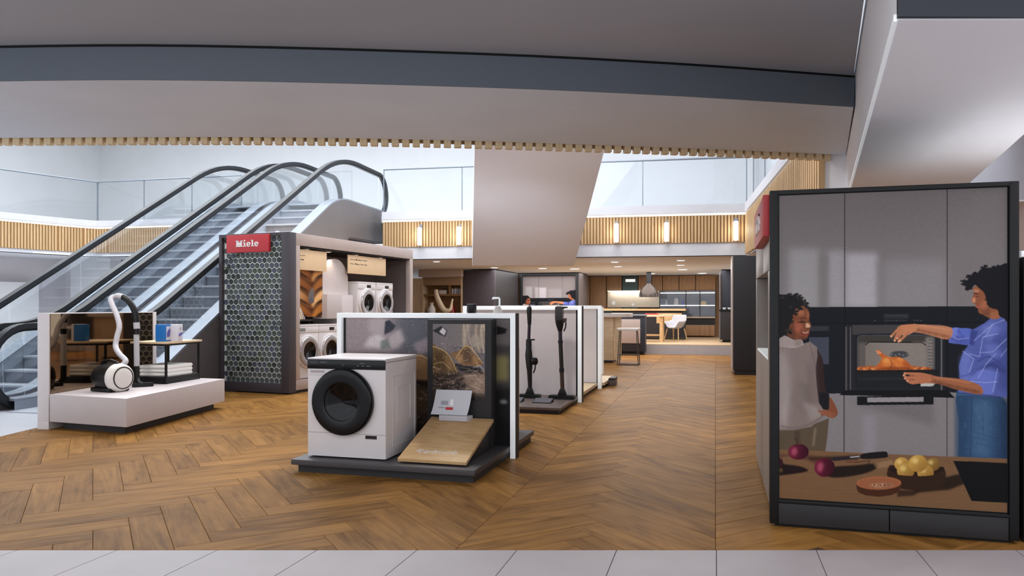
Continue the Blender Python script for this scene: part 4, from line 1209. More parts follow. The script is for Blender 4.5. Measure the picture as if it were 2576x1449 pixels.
    A.poly([(2060, 985), (2086, 990), (2090, 1030), (2064, 1036)], (20, 20, 24), 0.95, 1)
    A.poly([(2088, 1000), (2098, 1012), (2108, 1034), (2106, 1046), (2094, 1052), (2078, 1044), (2086, 1028)], (120, 68, 46), curve=3)
    A.poly([(1955, 866), (1985, 873), (2006, 872), (2020, 864), (2038, 859), (2056, 873), (2057, 896), (2052, 925), (2055, 968), (2060, 1012), (2080, 1042), (2042, 1073), (1998, 1081), (1955, 1080)], (142, 129, 124), grad=((1960, 0), (2065, 0), (122, 108, 102)))
    A.poly([(2030, 900), (2055, 960), (2058, 1020), (2030, 1000)], (104, 90, 84), 0.6, 8); A.poly([(2010, 960), (2030, 1040), (2050, 1060), (2036, 970)], (100, 88, 82), 0.6, 7)
    A.line([(2038, 866), (2046, 896), (2052, 920)], 1.2, (84, 70, 66), 0.8); A.poly([(1965, 1040), (1985, 980), (1975, 1070)], (158, 146, 142), 0.6, 6)
    A.poly([(1955, 880), (1985, 884), (1990, 980), (1980, 1075), (1955, 1075)], (160, 148, 144), 0.6, 12); A.poly([(2040, 880), (2056, 880), (2054, 950), (2040, 940)], (108, 94, 90), 0.5, 6)
    A.poly([(1990, 1000), (2010, 940), (2034, 990), (2020, 1060)], (114, 101, 96), 0.55, 9); A.poly([(2020, 1010), (2050, 1020), (2070, 1044), (2040, 1060)], (156, 144, 138), 0.55, 6); A.line([(1962, 1070), (2000, 1076), (2044, 1064), (2076, 1042)], 3, (90, 78, 72), 0.5, 2, 3)
    A.poly([(1970, 885), (2010, 878), (2020, 900), (1985, 920)], (120, 107, 103), 0.45, 8)
    for q in ([(2092, 1044), (2076, 1038), (2060, 1034)], [(2096, 1050), (2080, 1044), (2066, 1042)], [(2100, 1044), (2086, 1036), (2072, 1032)]):
        A.line(q, 5, (132, 78, 54), curve=3)
    A.poly([(1978, 838), (1985, 824), (1991, 806), (1997, 786), (2003, 775), (2016, 768), (2027, 771), (2034, 780), (2037, 790), (2036, 804), (2041, 818), (2038, 825), (2037, 833), (2034, 841), (2031, 849), (2024, 853), (2008, 855), (1992, 850)], (142, 84, 56), curve=3, grad=((1985, 0), (2040, 0), (116, 66, 44)))
    A.ell(2006, 822, 13, 14, (168, 90, 68), 0.7, 5); A.ell(2014, 786, 10, 8, (176, 116, 80), 0.6, 4)
    A.poly([(1985, 826), (1996, 800), (2002, 840), (2000, 852), (1988, 848)], (82, 46, 34), 0.7, 5); A.poly([(2008, 848), (2030, 846), (2024, 854), (2006, 856)], (84, 46, 34), 0.7, 3); A.poly([(2030, 778), (2036, 790), (2036, 802), (2030, 800)], (176, 112, 78), 0.5, 3)
    A.ell(2018, 809, 6, 3.4, (66, 36, 26), 0.7, 1.5)
    A.poly([(2027, 813), (2034, 812), (2040, 820), (2036, 824), (2028, 824)], (206, 164, 134), 0.9, 1.2); A.line([(2028, 825), (2037, 825)], 2, (70, 36, 26))
    A.line([(2006, 811), (2018, 809), (2027, 811)], 2, (42, 24, 18)); A.line([(2014, 800), (2028, 799)], 1.8, (64, 36, 26)); A.line([(2034, 808), (2038, 807)], 1.6, (42, 24, 18))
    A.line([(2020, 835), (2027, 837), (2034, 834)], 2.2, (196, 150, 132), curve=4); A.line([(2016, 838), (2027, 843), (2036, 838)], 2.4, (130, 52, 46), curve=4); A.line([(2016, 826), (2017, 836), (2020, 842)], 1.5, (84, 44, 32), 0.8)
    A.poly([(1955, 842), (1978, 844), (1998, 854), (2016, 853), (2021, 866), (2005, 873), (1985, 874), (1955, 868)], (150, 136, 130), curve=3); A.line([(1985, 873), (2006, 872), (2021, 865)], 1.6, (182, 168, 160), 0.8); A.rect(2000, 2016, 854, 870, (112, 98, 92), 0.5, 4)
    hair2 = (24, 23, 24)
    A.poly([(1950, 748), (1979, 742), (1989, 746), (2003, 743), (2012, 747), (2024, 758), (2028, 768), (2016, 769), (2003, 775), (1997, 787), (1991, 806), (1985, 824), (1978, 839), (1950, 845)], hair2, curve=3)
    for k in range(110):
        i = rng.integers(0, 11)
        bx_ = [(1964, 747), (1976, 742), (1990, 746), (2003, 744), (2013, 749), (2024, 759), (2028, 767), (2010, 772), (1998, 784), (1990, 806), (1980, 834)][i]
        A.ell(bx_[0] + rng.normal() * 5, bx_[1] + rng.normal() * 3.6, 2.2 + rng.random() * 2.6, 1.8 + rng.random() * 2, hair2 if k % 4 else (52, 44, 38), 0.85)
    # worktop and what lies on it
    A.poly([(1950, 1129), (2038, 1133), (2124, 1138), (2249, 1145), (2545, 1160), (2545, 1310), (1950, 1310)], (112, 82, 56), grad=((0, 1130), (0, 1290), (124, 92, 64)))
    for k in range(60):
        y = 1150 + rng.random() * 140; x = 1950 + rng.random() * 560
        A.line([(x, y), (x + 40 + rng.random() * 80, y + 4)], 1.4, (92, 64, 42) if k % 2 else (142, 108, 76), 0.3, 1)
    A.poly([(1955, 1150), (2000, 1146), (2060, 1170), (2110, 1158), (2030, 1142), (1955, 1142)], (82, 46, 38), 0.7, 4)
    A.poly([(1950, 1155), (1972, 1166), (2010, 1172), (2034, 1183), (2004, 1190), (1950, 1192)], (24, 12, 14), 0.95, 2, 3); A.ell(1960, 1163, 10, 12, (52, 20, 32)); A.ell(1962, 1182, 8, 6, (84, 66, 34), 0.9, 1)
    A.poly([(2095, 1176), (2150, 1172), (2204, 1168), (2206, 1180), (2170, 1194), (2110, 1202), (2080, 1196)], (24, 16, 12), 0.95, 2.5, 3); A.poly([(2030, 1150), (2160, 1146), (2160, 1158), (2040, 1158)], (50, 32, 22), 0.8, 3)
    A.poly([(2198, 1168), (2245, 1158), (2250, 1176), (2205, 1180)], (150, 118, 84), 0.6, 2)
    def onion(cx, cy, rx, ry):
        A.ell(cx, cy, rx, ry, (104, 26, 48), grad=((cx - rx, cy), (cx + rx, cy + 4), (46, 10, 24)))
        A.ell(cx - rx * .42, cy - ry * .05, rx * .32, ry * .55, (176, 84, 104), 0.75, 5, 10)
        for a in (-0.5, 0.0, 0.45): A.line([(cx + a * rx * .3, cy - ry * .9), (cx + a * rx * 1.5, cy), (cx + a * rx * .6, cy + ry * .9)], 1, (66, 12, 34), 0.5, 1, 4)
    onion(2009, 1136, 26, 20); A.line([(2008, 1118), (2004, 1106), (2000, 1100)], 3, (60, 40, 30)); A.line([(2010, 1118), (2014, 1108)], 2, (90, 60, 44))
    onion(2075, 1176, 26, 24)
    A.poly([(2086, 1152), (2140, 1148), (2170, 1146), (2170, 1153), (2100, 1160)], (36, 30, 36)); A.line([(2140, 1151), (2168, 1149)], 3, (170, 160, 156)); A.poly([(2168, 1144), (2200, 1139), (2230, 1138), (2234, 1146), (2230, 1153), (2170, 1156)], (22, 18, 20), curve=3)
    A.line([(2130, 1163), (2160, 1164)], 2.5, (96, 50, 40)); A.line([(2150, 1164), (2190, 1160), (2180, 1174)], 1.5, (40, 24, 20))
    A.poly([(2300, 1232), (2378, 1205), (2420, 1196), (2445, 1215), (2390, 1236), (2300, 1243)], (30, 20, 14), 0.9, 3)
    A.poly([(2234, 1182), (2240, 1172), (2376, 1178), (2380, 1190), (2376, 1224), (2350, 1236), (2262, 1232), (2238, 1214)], (58, 36, 24), grad=((2240, 0), (2378, 0), (44, 26, 18)))
    A.ell(2308, 1184, 70, 13, (34, 20, 14)); A.ell(2308, 1184, 70, 13, (96, 62, 40), 0.0)
    def lemon(cx, cy, r, f=1.0):
        A.ell(cx, cy, r, r * .9, (206 * f, 164 * f, 84 * f), grad=((cx - r, cy - r), (cx + r, cy + r), (132 * f, 92 * f, 36 * f))); A.ell(cx - r * .3, cy - r * .3, r * .35, r * .3, (230, 200, 130), 0.6, 3)
    lemon(2349, 1172, 18, .75); lemon(2270, 1170, 19); lemon(2280, 1188, 22, .95); lemon(2330, 1192, 21, .95); lemon(2311, 1169, 24)
    A.poly([(2234, 1186), (2262, 1197), (2310, 1201), (2356, 1198), (2380, 1188), (2376, 1224), (2350, 1236), (2262, 1232), (2238, 1214)], (66, 40, 26), curve=3, grad=((2240, 0), (2378, 0), (46, 28, 18)))
    A.poly([(2260, 1236), (2320, 1235), (2300, 1250), (2258, 1252)], (44, 28, 18), 0.9, 3)
    A.poly([(2155, 1214), (2156, 1230), (2161, 1240), (2180, 1248), (2212, 1252), (2244, 1248), (2262, 1240), (2268, 1230), (2269, 1214)], (120, 66, 40), grad=((2160, 0), (2268, 0), (66, 36, 22)))
    A.ell(2212, 1217, 57, 17, (150, 90, 58)); A.ell(2212, 1218, 50, 13, (74, 38, 26), grad=((2165, 0), (2262, 0), (142, 86, 56)))
    A.ell(2218, 1223, 32, 7, (150, 106, 78), 0.8, 2)
    for k in range(14): A.ell(2195 + rng.random() * 50, 1219 + rng.random() * 8, 2, 1.2, (206, 170, 140) if k % 2 else (70, 40, 30), 0.9)
    A.poly([(2400, 1163), (2545, 1171), (2545, 1272), (2446, 1265)], (13, 13, 15), grad=((0, 1165), (0, 1270), (24, 24, 26)))
    A.noise(3, 3); A.noise(2, 2)
    return A
ADVERT = kitchen_advert()

# ---- sea-bed photo behind the front machine, and the video screen beside it
def seabed_panel():
    A = Art(865, 1282, 797, 1140, 330, 250, (96, 90, 94))
    A.rect(865, 990, 797, 900, (124, 114, 117), 1, 12); A.rect(1010, 1090, 797, 900, (74, 74, 81), 1, 16)
    A.poly([(935, 800), (965, 797), (978, 806), (972, 842), (945, 846), (930, 830)], (142, 132, 134), 0.9, 6)
    A.poly([(918, 880), (935, 850), (960, 843), (975, 858), (968, 884)], (168, 160, 162), 0.95, 6); A.poly([(985, 850), (1012, 826), (1024, 860), (1005, 884), (980, 882)], (150, 140, 140), 0.9, 7)
    A.poly([(974, 808), (984, 803), (1001, 820), (992, 834), (972, 845)], (42, 44, 52), 1, 1.5); A.poly([(962, 862), (980, 856), (990, 882), (962, 888)], (92, 98, 92), 0.8, 4)
    A.poly([(1045, 870), (1080, 852), (1095, 880), (1060, 905)], (118, 108, 114), 0.9, 5)
    for k in range(900):
        x = 866 + rng.random() * 225; y = 798 + rng.random() * 105; r_ = rng.random()
        A.ell(x, y, 0.7 + r_ * 0.8, 0.7 + r_ * 0.8, (196, 186, 190) if rng.random() < .6 else (70, 66, 72), 0.15)
    A.rect(860, 1290, 905, 1145, (50, 40, 34), 1, 14); A.poly([(1030, 905), (1066, 900), (1100, 922), (1150, 960), (1140, 990), (1030, 975)], (116, 88, 60), 0.95, 5)
    A.poly([(880, 930), (960, 900), (1030, 930), (1010, 980), (900, 985)], (96, 72, 48), 0.9, 8); A.line([(1034, 906), (1066, 902), (1100, 924)], 3, (172, 140, 100), 0.8, 1, 3)
    A.poly([(1030, 968), (1100, 972), (1180, 990), (1100, 996), (1030, 986)], (20, 15, 13), 0.9, 4); A.rect(870, 1240, 990, 1060, (60, 45, 31), 0.8, 14); A.rect(870, 1240, 1070, 1145, (30, 24, 21), 0.8, 14)
    for k in range(420):
        x = 870 + rng.random() * 370; y = 905 + rng.random() * 190
        A.ell(x, y, .8 + rng.random() * 1.2, .8 + rng.random(), (186, 160, 128) if k % 3 else (26, 20, 18), 0.35, 0.4)
    for k in range(60):
        x = 870 + rng.random() * 360; y = 990 + rng.random() * 90
        A.line([(x, y), (x + rng.normal() * 10, y + rng.normal() * 5), (x + rng.normal() * 18, y + rng.normal() * 9)], 1.6, (150, 124, 102), 0.35, 1, 3)
    A.rect(1240, 1285, 797, 1145, (52, 48, 48), 1, 4); A.rect(1240, 1285, 797, 870, (86, 80, 80), 0.9, 6); A.poly([(1248, 818), (1272, 826), (1268, 838), (1248, 842)], (14, 14, 16), 1, 1.5)
    A.rect(1245, 1276, 898, 965, (112, 104, 66), 0.9, 9); A.rect(1240, 1285, 985, 1145, (18, 17, 18), 0.95, 10); A.ell(1264, 1022, 9, 6, (150, 150, 152), 0.6, 4)
    A.rect(860, 872, 797, 1145, (30, 30, 32)); A.rect(1278, 1285, 797, 1145, (26, 25, 26)); A.noise(3, 5)
    return A
def shell_screen():
    A = Art(1097, 1225, 812, 1010, 170, 260, (92, 86, 90))
    A.rect(1097, 1225, 812, 870, (96, 90, 94), grad=((1097, 0), (1225, 0), (118, 108, 100)))
    for k in range(26):
        x = 1170 + rng.random() * 54
        A.line([(x, 812), (x + rng.normal() * 4, 840), (x + 6 + rng.normal() * 5, 885)], 2 + rng.random() * 2.5, [(168, 150, 132), (122, 106, 92), (190, 172, 150)][k % 3], 0.5, 1, 3)
    A.ell(1205, 858, 12, 20, (150, 138, 122), 0.8, 3, -20); A.poly([(1120, 840), (1140, 860), (1150, 890), (1120, 880)], (110, 98, 100), 0.7, 6)
    A.poly([(1097, 830), (1118, 818), (1133, 829), (1128, 846), (1112, 838)], (18, 19, 22), 1, 1); A.poly([(1113, 833), (1122, 821), (1131, 830), (1126, 843)], (178, 170, 172), 1, 1)
    A.poly([(1094, 868), (1112, 876), (1132, 890), (1150, 915), (1158, 950), (1094, 960)], (92, 70, 42), 1, 1, 3); A.line([(1094, 870), (1122, 880), (1140, 898), (1152, 925), (1160, 950)], 2.2, (176, 142, 88), 0.9, 0, 4)
    A.poly([(1140, 890), (1165, 880), (1181, 866), (1190, 880), (1218, 912), (1205, 920), (1170, 918), (1158, 905)], (116, 84, 52), 1, 1, 3); A.line([(1155, 900), (1182, 868), (1218, 910)], 2, (190, 154, 104), 0.9, 0, 4)
    A.poly([(1170, 878), (1190, 876), (1196, 912), (1174, 912)], (70, 50, 32), 0.8, 6); A.poly([(1150, 904), (1166, 888), (1172, 912), (1158, 912)], (160, 122, 82), 0.6, 4); A.poly([(1198, 890), (1212, 905), (1204, 916), (1192, 908)], (150, 112, 74), 0.6, 4)
    A.poly([(1100, 880), (1122, 890), (1130, 930), (1104, 940)], (64, 48, 30), 0.8, 8); A.poly([(1126, 890), (1144, 906), (1150, 936), (1134, 930)], (128, 98, 62), 0.7, 5); A.line([(1100, 918), (1122, 912), (1140, 930)], 2.5, (168, 140, 96), 0.6, 1, 3)
    A.poly([(1152, 915), (1175, 920), (1210, 925), (1222, 940), (1190, 944), (1164, 932)], (16, 15, 16), 1, 1.5, 3); A.line([(1196, 925), (1212, 918), (1222, 930)], 2, (196, 186, 176), 0.7, 1)
    A.rect(1097, 1225, 940, 1010, (48, 38, 32), 0.85, 8); A.poly([(1170, 940), (1225, 938), (1225, 1005), (1185, 990)], (134, 112, 98), 0.9, 7)
    A.poly([(1100, 945), (1160, 940), (1180, 975), (1150, 1008), (1100, 1008)], (36, 29, 26), 0.8, 8)
    for k in range(110):
        x = 1100 + rng.random() * 125; y = 930 + rng.random() * 78
        A.line([(x, y), (x + rng.normal() * 9, y + rng.normal() * 5), (x + rng.normal() * 14, y + rng.normal() * 8)], 1.8, (182, 156, 138) if (k % 3 == 0 or x > 1176) else (74, 56, 46), 0.4, 1.2, 3)
    for k in range(260):
        A.ell(1097 + rng.random() * 128, 862 + rng.random() * 148, .6 + rng.random() * 1.3, .6 + rng.random() * 1.3, (200, 180, 152) if k % 3 else (30, 24, 22), 0.4)
    A.rect(1150, 1225, 990, 1010, (28, 25, 26), 0.7, 6); A.noise(3, 9)
    return A
def towel_photo():
    A = Art(757, 828, 680, 797, 110, 170, (70, 40, 20))
    for k in range(5):
        y = 668 + k * 33; c = [(206, 150, 92), (150, 92, 44), (222, 172, 116), (184, 118, 56)][k % 4]
        A.poly([(748, y - 12), (775, y + 2), (800, y + 24), (796, y + 42), (768, y + 24), (748, y + 10)], c, 0.95, 4, 3, grad=((750, y), (800, y + 30), (110, 60, 24)))
        A.poly([(837, y - 10), (815, y + 2), (800, y + 22), (800, y + 40), (820, y + 22), (837, y + 12)], c, 0.9, 4, 3)
        A.poly([(752, y + 10), (780, y + 24), (796, y + 36), (780, y + 30), (752, y + 16)], (36, 18, 10), 0.8, 2)
        A.poly([(833, y + 16), (815, y + 24), (802, y + 36), (818, y + 28), (833, y + 22)], (36, 18, 10), 0.8, 2)
    A.ell(797, 742, 8, 18, (110, 104, 104), 0.95, 1.5, 10)
    for k in range(9): A.line([(789, 728 + k * 4), (805, 729 + k * 4)], 1.2, (60, 54, 54), 0.8)
    A.ell(797, 756, 7, 7, (86, 84, 90), 1, 1); A.noise(3, 6)
    return A

r = kthing('photo_panel', 'photo panel of folded brown towels inside the kiosk', 'photo panel', -0.14, 0.34, 1.23)
box('panel', M['dark'], r, -0.03, 0.0, 0.0, 0.72, 0.0, 0.80, bevel=0.002)
box('edge_strip', M['steel'], r, -0.03, 0.004, -0.02, 0.0, 0.0, 0.80)
put_print('print', towel_photo(), face_right(0.01, 0.71, 0.01, 0.79, 0.003), M['print'], r, 1.2)
r = kthing('leaflet_stack', 'rack of small cream leaflets at the near end of the kiosk ledge', 'leaflets', -0.07, 0.28, 1.20)
for k in range(4):
    MB().add([(0.0, 0.02 + k * 0.05, 0), (0.0, 0.045 + k * 0.05, 0), (-0.05, 0.02 + k * 0.04, 0.34 - k * 0.05), (-0.05, -0.005 + k * 0.04, 0.34 - k * 0.05),
              (0.012, 0.02 + k * 0.05, 0), (0.012, 0.045 + k * 0.05, 0), (-0.038, 0.02 + k * 0.04, 0.34 - k * 0.05), (-0.038, -0.005 + k * 0.04, 0.34 - k * 0.05)],
             [(0, 1, 2, 3), (4, 5, 6, 7), (0, 1, 5, 4), (1, 2, 6, 5), (2, 3, 7, 6), (3, 0, 4, 7)]).build('leaflet', [M['creamb'], M['cream'], M['creamb'], M['paperk']][k], r)

# ================================================================== PODIUM WITH THE CYLINDER VACUUM
PC, PL, PR, PB = (-6.193, 6.643), (-7.351, 6.743), (-6.594, 8.851), (-7.74, 8.86)
pod = thing('podium', 'low rose-grey podium on a dark recessed plinth, carrying the cylinder vacuum', 'podium', (-6.9, 7.8, 0))
lp = lambda p: (p[0] + 6.9, p[1] - 7.8)
prism('podium_box', M['pink'], pod, [lp(PC), lp(PR), lp(PB), lp(PL)], 0.09, 0.403, bevel=0.004)
q = inset([lp(PC), lp(PR), lp(PB), lp(PL)], 0.11)
prism('plinth', M['dark'], pod, q, 0.0, 0.09)
mi = thing('mirror_screen', 'bronze mirror screen with white edge standing along the podium', 'mirror', (-7.36, 6.75, 0), math.degrees(math.atan2(0.37, 2.11)))
MB().box(-0.15, -0.012, 0.0, 2.12, 0.09, 1.335).build('core', M['white'], mi, bevel=0.003)
MB().box(-0.012, -0.002, 0.02, 2.04, 0.405, 1.325).build('mirror_pane', M['mirror'], mi)
box('end_trim', M['white'], mi, -0.012, 0.006, 2.04, 2.12, 0.405, 1.335, bevel=0.002)
box('foot', M['white'], mi, -0.15, -0.012, 0.0, 0.25, 0.0, 0.09)

vac = thing('cylinder_vacuum', 'black and cream cylinder vacuum cleaner with hose and wand on the podium', 'vacuum cleaner', (-6.93, 7.20, 0.403), -9)
zc = 0.165
MB().lathe([(0.0, -0.235), (0.07, -0.232), (0.115, -0.21), (0.145, -0.16), (0.158, -0.10), (0.163, 0.0), (0.162, 0.09)], (0, 0, zc), 36, 'x').build('body_shell', M['plasticd'], vac, smooth=50)
MB().lathe([(0.166, 0.10), (0.170, 0.112), (0.168, 0.15), (0.158, 0.185), (0.138, 0.205), (0.128, 0.207)], (0, 0, zc), 40, 'x').build('side_cover', M['cream'], vac, smooth=50)
MB().lathe([(0.132, 0.200), (0.132, 0.212), (0.122, 0.214), (0.121, 0.200)], (0, 0, zc), 40, 'x').build('wheel_ring', M['plasticd'], vac, smooth=50)
MB().lathe([(0.0, 0.224), (0.06, 0.223), (0.10, 0.218), (0.122, 0.208)], (0, 0, zc), 40, 'x').build('wheel_disc', M['cream'], vac, smooth=60)
MB().box(-0.20, 0.15, -0.13, 0.13, 0.0, 0.05).build('undercarriage', M['black'], vac, bevel=0.02)
MB().tube([(-0.15, -0.02, zc + 0.12), (-0.12, -0.02, zc + 0.19), (0.02, -0.02, zc + 0.205), (0.13, -0.02, zc + 0.18), (0.15, -0.02, zc + 0.13)], 0.016, 8).build('carry_handle', M['plasticd'], vac, smooth=60)
hb = MB()
inv = Matrix.Rotation(-R(-9), 3, 'Z')
def lv(p):
    return inv @ (Vector(p) - Vector((-6.93, 7.20, 0.403)))
hose = spline([lv(p) for p in [(-6.80, 7.21, 0.70), (-6.779, 7.259, 0.760), (-6.930, 7.321, 0.839), (-7.050, 7.392, 0.920), (-7.075, 7.437, 1.034), (-7.086, 7.486, 1.160), (-7.154, 7.519, 1.301), (-7.245, 7.546, 1.425), (-7.304, 7.581, 1.505), (-7.290, 7.636, 1.538)]], 10)
hb.tube(hose, [0.031 + 0.0022 * (i % 2) for i in range(len(hose))], 12).build('hose', M['plasticg'], vac, smooth=70)
hd = spline([lv(p) for p in [(-7.300, 7.634, 1.533), (-7.242, 7.650, 1.540), (-7.155, 7.674, 1.505), (-7.083, 7.694, 1.415), (-7.044, 7.705, 1.315), (-7.034, 7.708, 1.205)]], 6)
hh = MB().tube(hd, [0.034 if i < 9 else 0.038 for i in range(len(hd))], 12).build('wand_handle', M['plasticd'], vac, smooth=60)
MB().tube(hd[3:10], 0.037, 12).build('handle_inlay', M['plasticg'], hh, smooth=60)
def wand(z0, z1, r_, m, nm, par):
    return MB().tube([lv((-7.034, 7.708, z1)), lv((-7.029, 7.709, z0))], r_, 14).build(nm, m, par, smooth=50)
wand(1.13, 1.21, 0.038, M['plasticg'], 'wand_collar', vac); wand(1.06, 1.13, 0.037, M['plasticd'], 'wand_collar', vac)
wand(0.66, 1.06, 0.033, M['plasticg'], 'wand_tube', vac); wand(0.47, 0.66, 0.035, M['plasticd'], 'wand_tube', vac)
hp = [lv((-7.03, 7.71, 0.50)), lv((-6.99, 7.70, 0.446)), lv((-6.93, 7.71, 0.436))]
MB().tube(hp, [0.035, 0.03, 0.025], 10).build('floor_head_neck', M['plasticd'], vac, smooth=60)
a, b = lv((-7.02, 7.62, 0.404)), lv((-6.86, 7.80, 0.404))
d = (b - a).normalized(); nrm = Vector((-d.y, d.x, 0)) * 0.055
MB().prism([tuple((a + nrm)[:2]), tuple((b + nrm)[:2]), tuple((b - nrm)[:2]), tuple((a - nrm)[:2])], 0.001, 0.05).build('floor_head', M['plasticd'], vac, bevel=0.015)

tb = thing('side_table', 'small oak-topped table with black frame on the podium', 'table', (-7.17, 8.4, 0.403))
tc_ = [(-6.83, 8.0), (-6.92, 8.80), (-7.51, 8.82), (-7.42, 8.02)]
tl = [(p[0] + 7.17, p[1] - 8.4) for p in tc_]
prism('table_top', M['oakp'], tb, tl, 0.52, 0.545, bevel=0.003)
for p in inset(tl, 0.035):
    MB().box(p[0] - 0.012, p[0] + 0.012, p[1] - 0.012, p[1] + 0.012, 0.0, 0.52).build('leg', M['black'], tb)
prism('top_frame', M['black'], tb, inset(tl, 0.025), 0.495, 0.52)
prism('base_tray', M['black'], tb, inset(tl, 0.025), 0.002, 0.085, bevel=0.003)
for i in range(3):
    t = thing('folded_towel', ['lowest folded white towel under the podium table', 'middle folded white towel under the podium table', 'topmost folded white towel under the podium table'][i], 'towel', (-7.13, 8.35, 0.489 + i * 0.05), 4 + random.uniform(-2, 2), 'towels under the podium table')
    MB().sprism(round_rect(-0.27, 0.27, 0.0, 0.049, 0.023), -0.2, 0.2).build('towel_fold', M['towel'], t, smooth=50)
    MB().sprism(round_rect(-0.262, 0.268, 0.012, 0.037, 0.011), -0.206, 0.206).build('inner_fold', M['towel'], t, smooth=50)
for (nm, lab, x, y, m, w) in (('detergent_carton', 'blue detergent carton on the podium table', -7.03, 8.17, M['blue'], 0.15), ('detergent_carton', 'white detergent carton with violet print on the podium table', -6.93, 8.29, M['cartonw'], 0.13)):
    t = thing(nm, lab, 'carton', (x, y, 0.948), 8, 'detergent cartons')
    MB().box(-w / 2, w / 2, -0.055, 0.055, 0, 0.225).build('carton', m, t, bevel=0.008)
    if m is M['blue']:
        box('printed_panel', M['cartonw'], t, 0.076, 0.077, -0.048, 0.05, 0.02, 0.20)
        MB().sprism(spline([(-0.03, 0.06), (-0.035, 0.11), (-0.01, 0.15), (0.03, 0.17), (0.035, 0.12), (0.02, 0.07)], 5, True), 0.077, 0.0785).build('printed_shape', M['violet'], t)
    else:
        MB().sprism(spline([(-0.04, 0.07), (-0.02, 0.105), (0.04, 0.115), (0.03, 0.085)], 5, True), 0.066, 0.0675).build('printed_shape', M['violet'], t)
        MB().sprism(spline([(-0.01, 0.16), (0.0, 0.19), (0.02, 0.18), (0.012, 0.155)], 5, True), 0.066, 0.0675).build('printed_shape', M['paperk'], t)

# ================================================================== FRONT LAUNDRY DISPLAY
ds = thing('display_stand', 'black platform with white frame and sea-bed photo, nearest display stand', 'display stand', (-2.65, 6.53, 0), 0, 'free-standing displays')
X = lambda u: u + 2.65
Y = lambda v: v - 6.53
box('plinth', M['char'], ds, X(-3.43), X(-1.86), Y(5.586), Y(7.48), 0, 0.062)
box('deck', M['deckm'], ds, X(-3.475), X(-1.835), Y(5.545), Y(7.52), 0.064, 0.11, bevel=0.003)
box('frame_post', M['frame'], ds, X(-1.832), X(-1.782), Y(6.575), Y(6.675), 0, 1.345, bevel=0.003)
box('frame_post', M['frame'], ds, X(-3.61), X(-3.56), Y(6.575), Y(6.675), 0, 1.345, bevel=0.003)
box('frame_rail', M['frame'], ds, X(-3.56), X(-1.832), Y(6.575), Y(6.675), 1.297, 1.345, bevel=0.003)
box('post_cover', M['char'], ds, X(-1.781), X(-1.774), Y(6.58), Y(6.68), 0.0, 1.345)
bp_ = box('back_panel', M['dark'], ds, X(-3.56), X(-1.832), Y(6.62), Y(6.655), 0.111, 1.297)
put_print('photo_print', seabed_panel(), face_front(X(-3.558), X(-1.834), 0.112, 1.296, Y(6.617)), M['print'], bp_, 1.9)
su = box('screen_column', M['char'], ds, X(-2.60), X(-1.975), Y(6.45), Y(6.612), 0.111, 1.285, bevel=0.004)
put_print('screen', shell_screen(), face_front(X(-2.545), X(-2.035), 0.54, 1.245, Y(6.448)), M['screen'], su, 1.5)
washer('large white washing machine with a round black door on the front platform', (-3.03, 6.01, 0.11), 0, 0.734, 0.856, 0.66, 'black')
washer('white washing machine turned away, on the back of the front platform', (-2.26, 7.085, 0.11), 180, 0.60, 0.87, 0.64, 'white')
g = thing('cordless_handset', 'small black handheld gadget on the turned-away white machine', 'gadget', (-1.99, 7.0, 0.98), 20)
MB().tube([(0, 0, 0.0), (0, 0, 0.045)], [0.03, 0.022], 12).build('foot', M['plasticd'], g, smooth=50)
MB().tube([(-0.06, 0, 0.075), (0.05, 0, 0.085)], 0.03, 12).build('body', M['plasticd'], g, smooth=50)

bd = thing('info_board', 'slanted oak information board with white script on the front platform', 'board', (-2.24, 6.04, 0.11))
ang = math.atan2(0.235, 0.77)
V_ = [(-0.30, -0.39, 0.012), (0.30, -0.39, 0.012), (0.30, 0.375, 0.250), (-0.30, 0.375, 0.250)]
n_ = Vector((0, -math.sin(ang), math.cos(ang))) * 0.028
MB().add(V_ + [tuple(Vector(p) + n_) for p in V_], [(3, 2, 1, 0), (4, 5, 6, 7), (0, 1, 5, 4), (1, 2, 6, 5), (2, 3, 7, 6), (3, 0, 4, 7)]).build('board', M['oak'], bd, bevel=0.002)
MB().sprism([(-0.33, 0.0), (0.37, 0.0), (0.37, 0.244), (-0.33, 0.027)], -0.27, 0.27).build('support_wedge', M['black'], bd)
# illegible white handwriting on the board
sc_ = MB(); x = -0.19
random.seed(3)
while x < 0.17:
    hgt = random.choice((0.03, 0.045, 0.07)); l = random.uniform(0.012, 0.03)
    pts = [Vector((x + l * t, -0.255 + hgt * (math.sin(t * 5 + x * 40) * 0.5), 0)) for t in np.linspace(0, 1, 5)]
    pts = [Vector((p.x, p.y, 0.012 + (p.y + 0.39) * 0.3111)) + n_ * 1.03 for p in pts]
    sc_.tube([tuple(p) for p in pts], 0.0026, 5); x += l + random.uniform(-0.004, 0.006)
sc_.build('handwriting', M['letter'], bd)
lf = thing('leaflet', 'curved white leaflet with small red logo leaning above the slanted board', 'leaflet', (-2.335, 6.37, 0.40))
cv = [(-0.045, 0.02), (-0.02, 0.055), (0.0, 0.10), (0.015, 0.16), (0.028, 0.24)]
cvs = spline(cv, 4); mb = MB(); VV = []
for (y, z) in cvs:
    sh = 0.03 * (z / 0.24)
    for (x, o) in ((-0.185 + sh, 0), (0.165 + sh, 0), (0.165 + sh, .003), (-0.185 + sh, .003)): VV.append((x, y + o, z))
FF = [(i * 4 + j, i * 4 + (j + 1) % 4, i * 4 + 4 + (j + 1) % 4, i * 4 + 4 + j) for i in range(len(cvs) - 1) for j in range(4)] + [(0, 1, 2, 3)] + [tuple((len(cvs) - 1) * 4 + j for j in range(4))]
mb.add(VV, FF).build('sheet', M['paper'], lf, smooth=50)
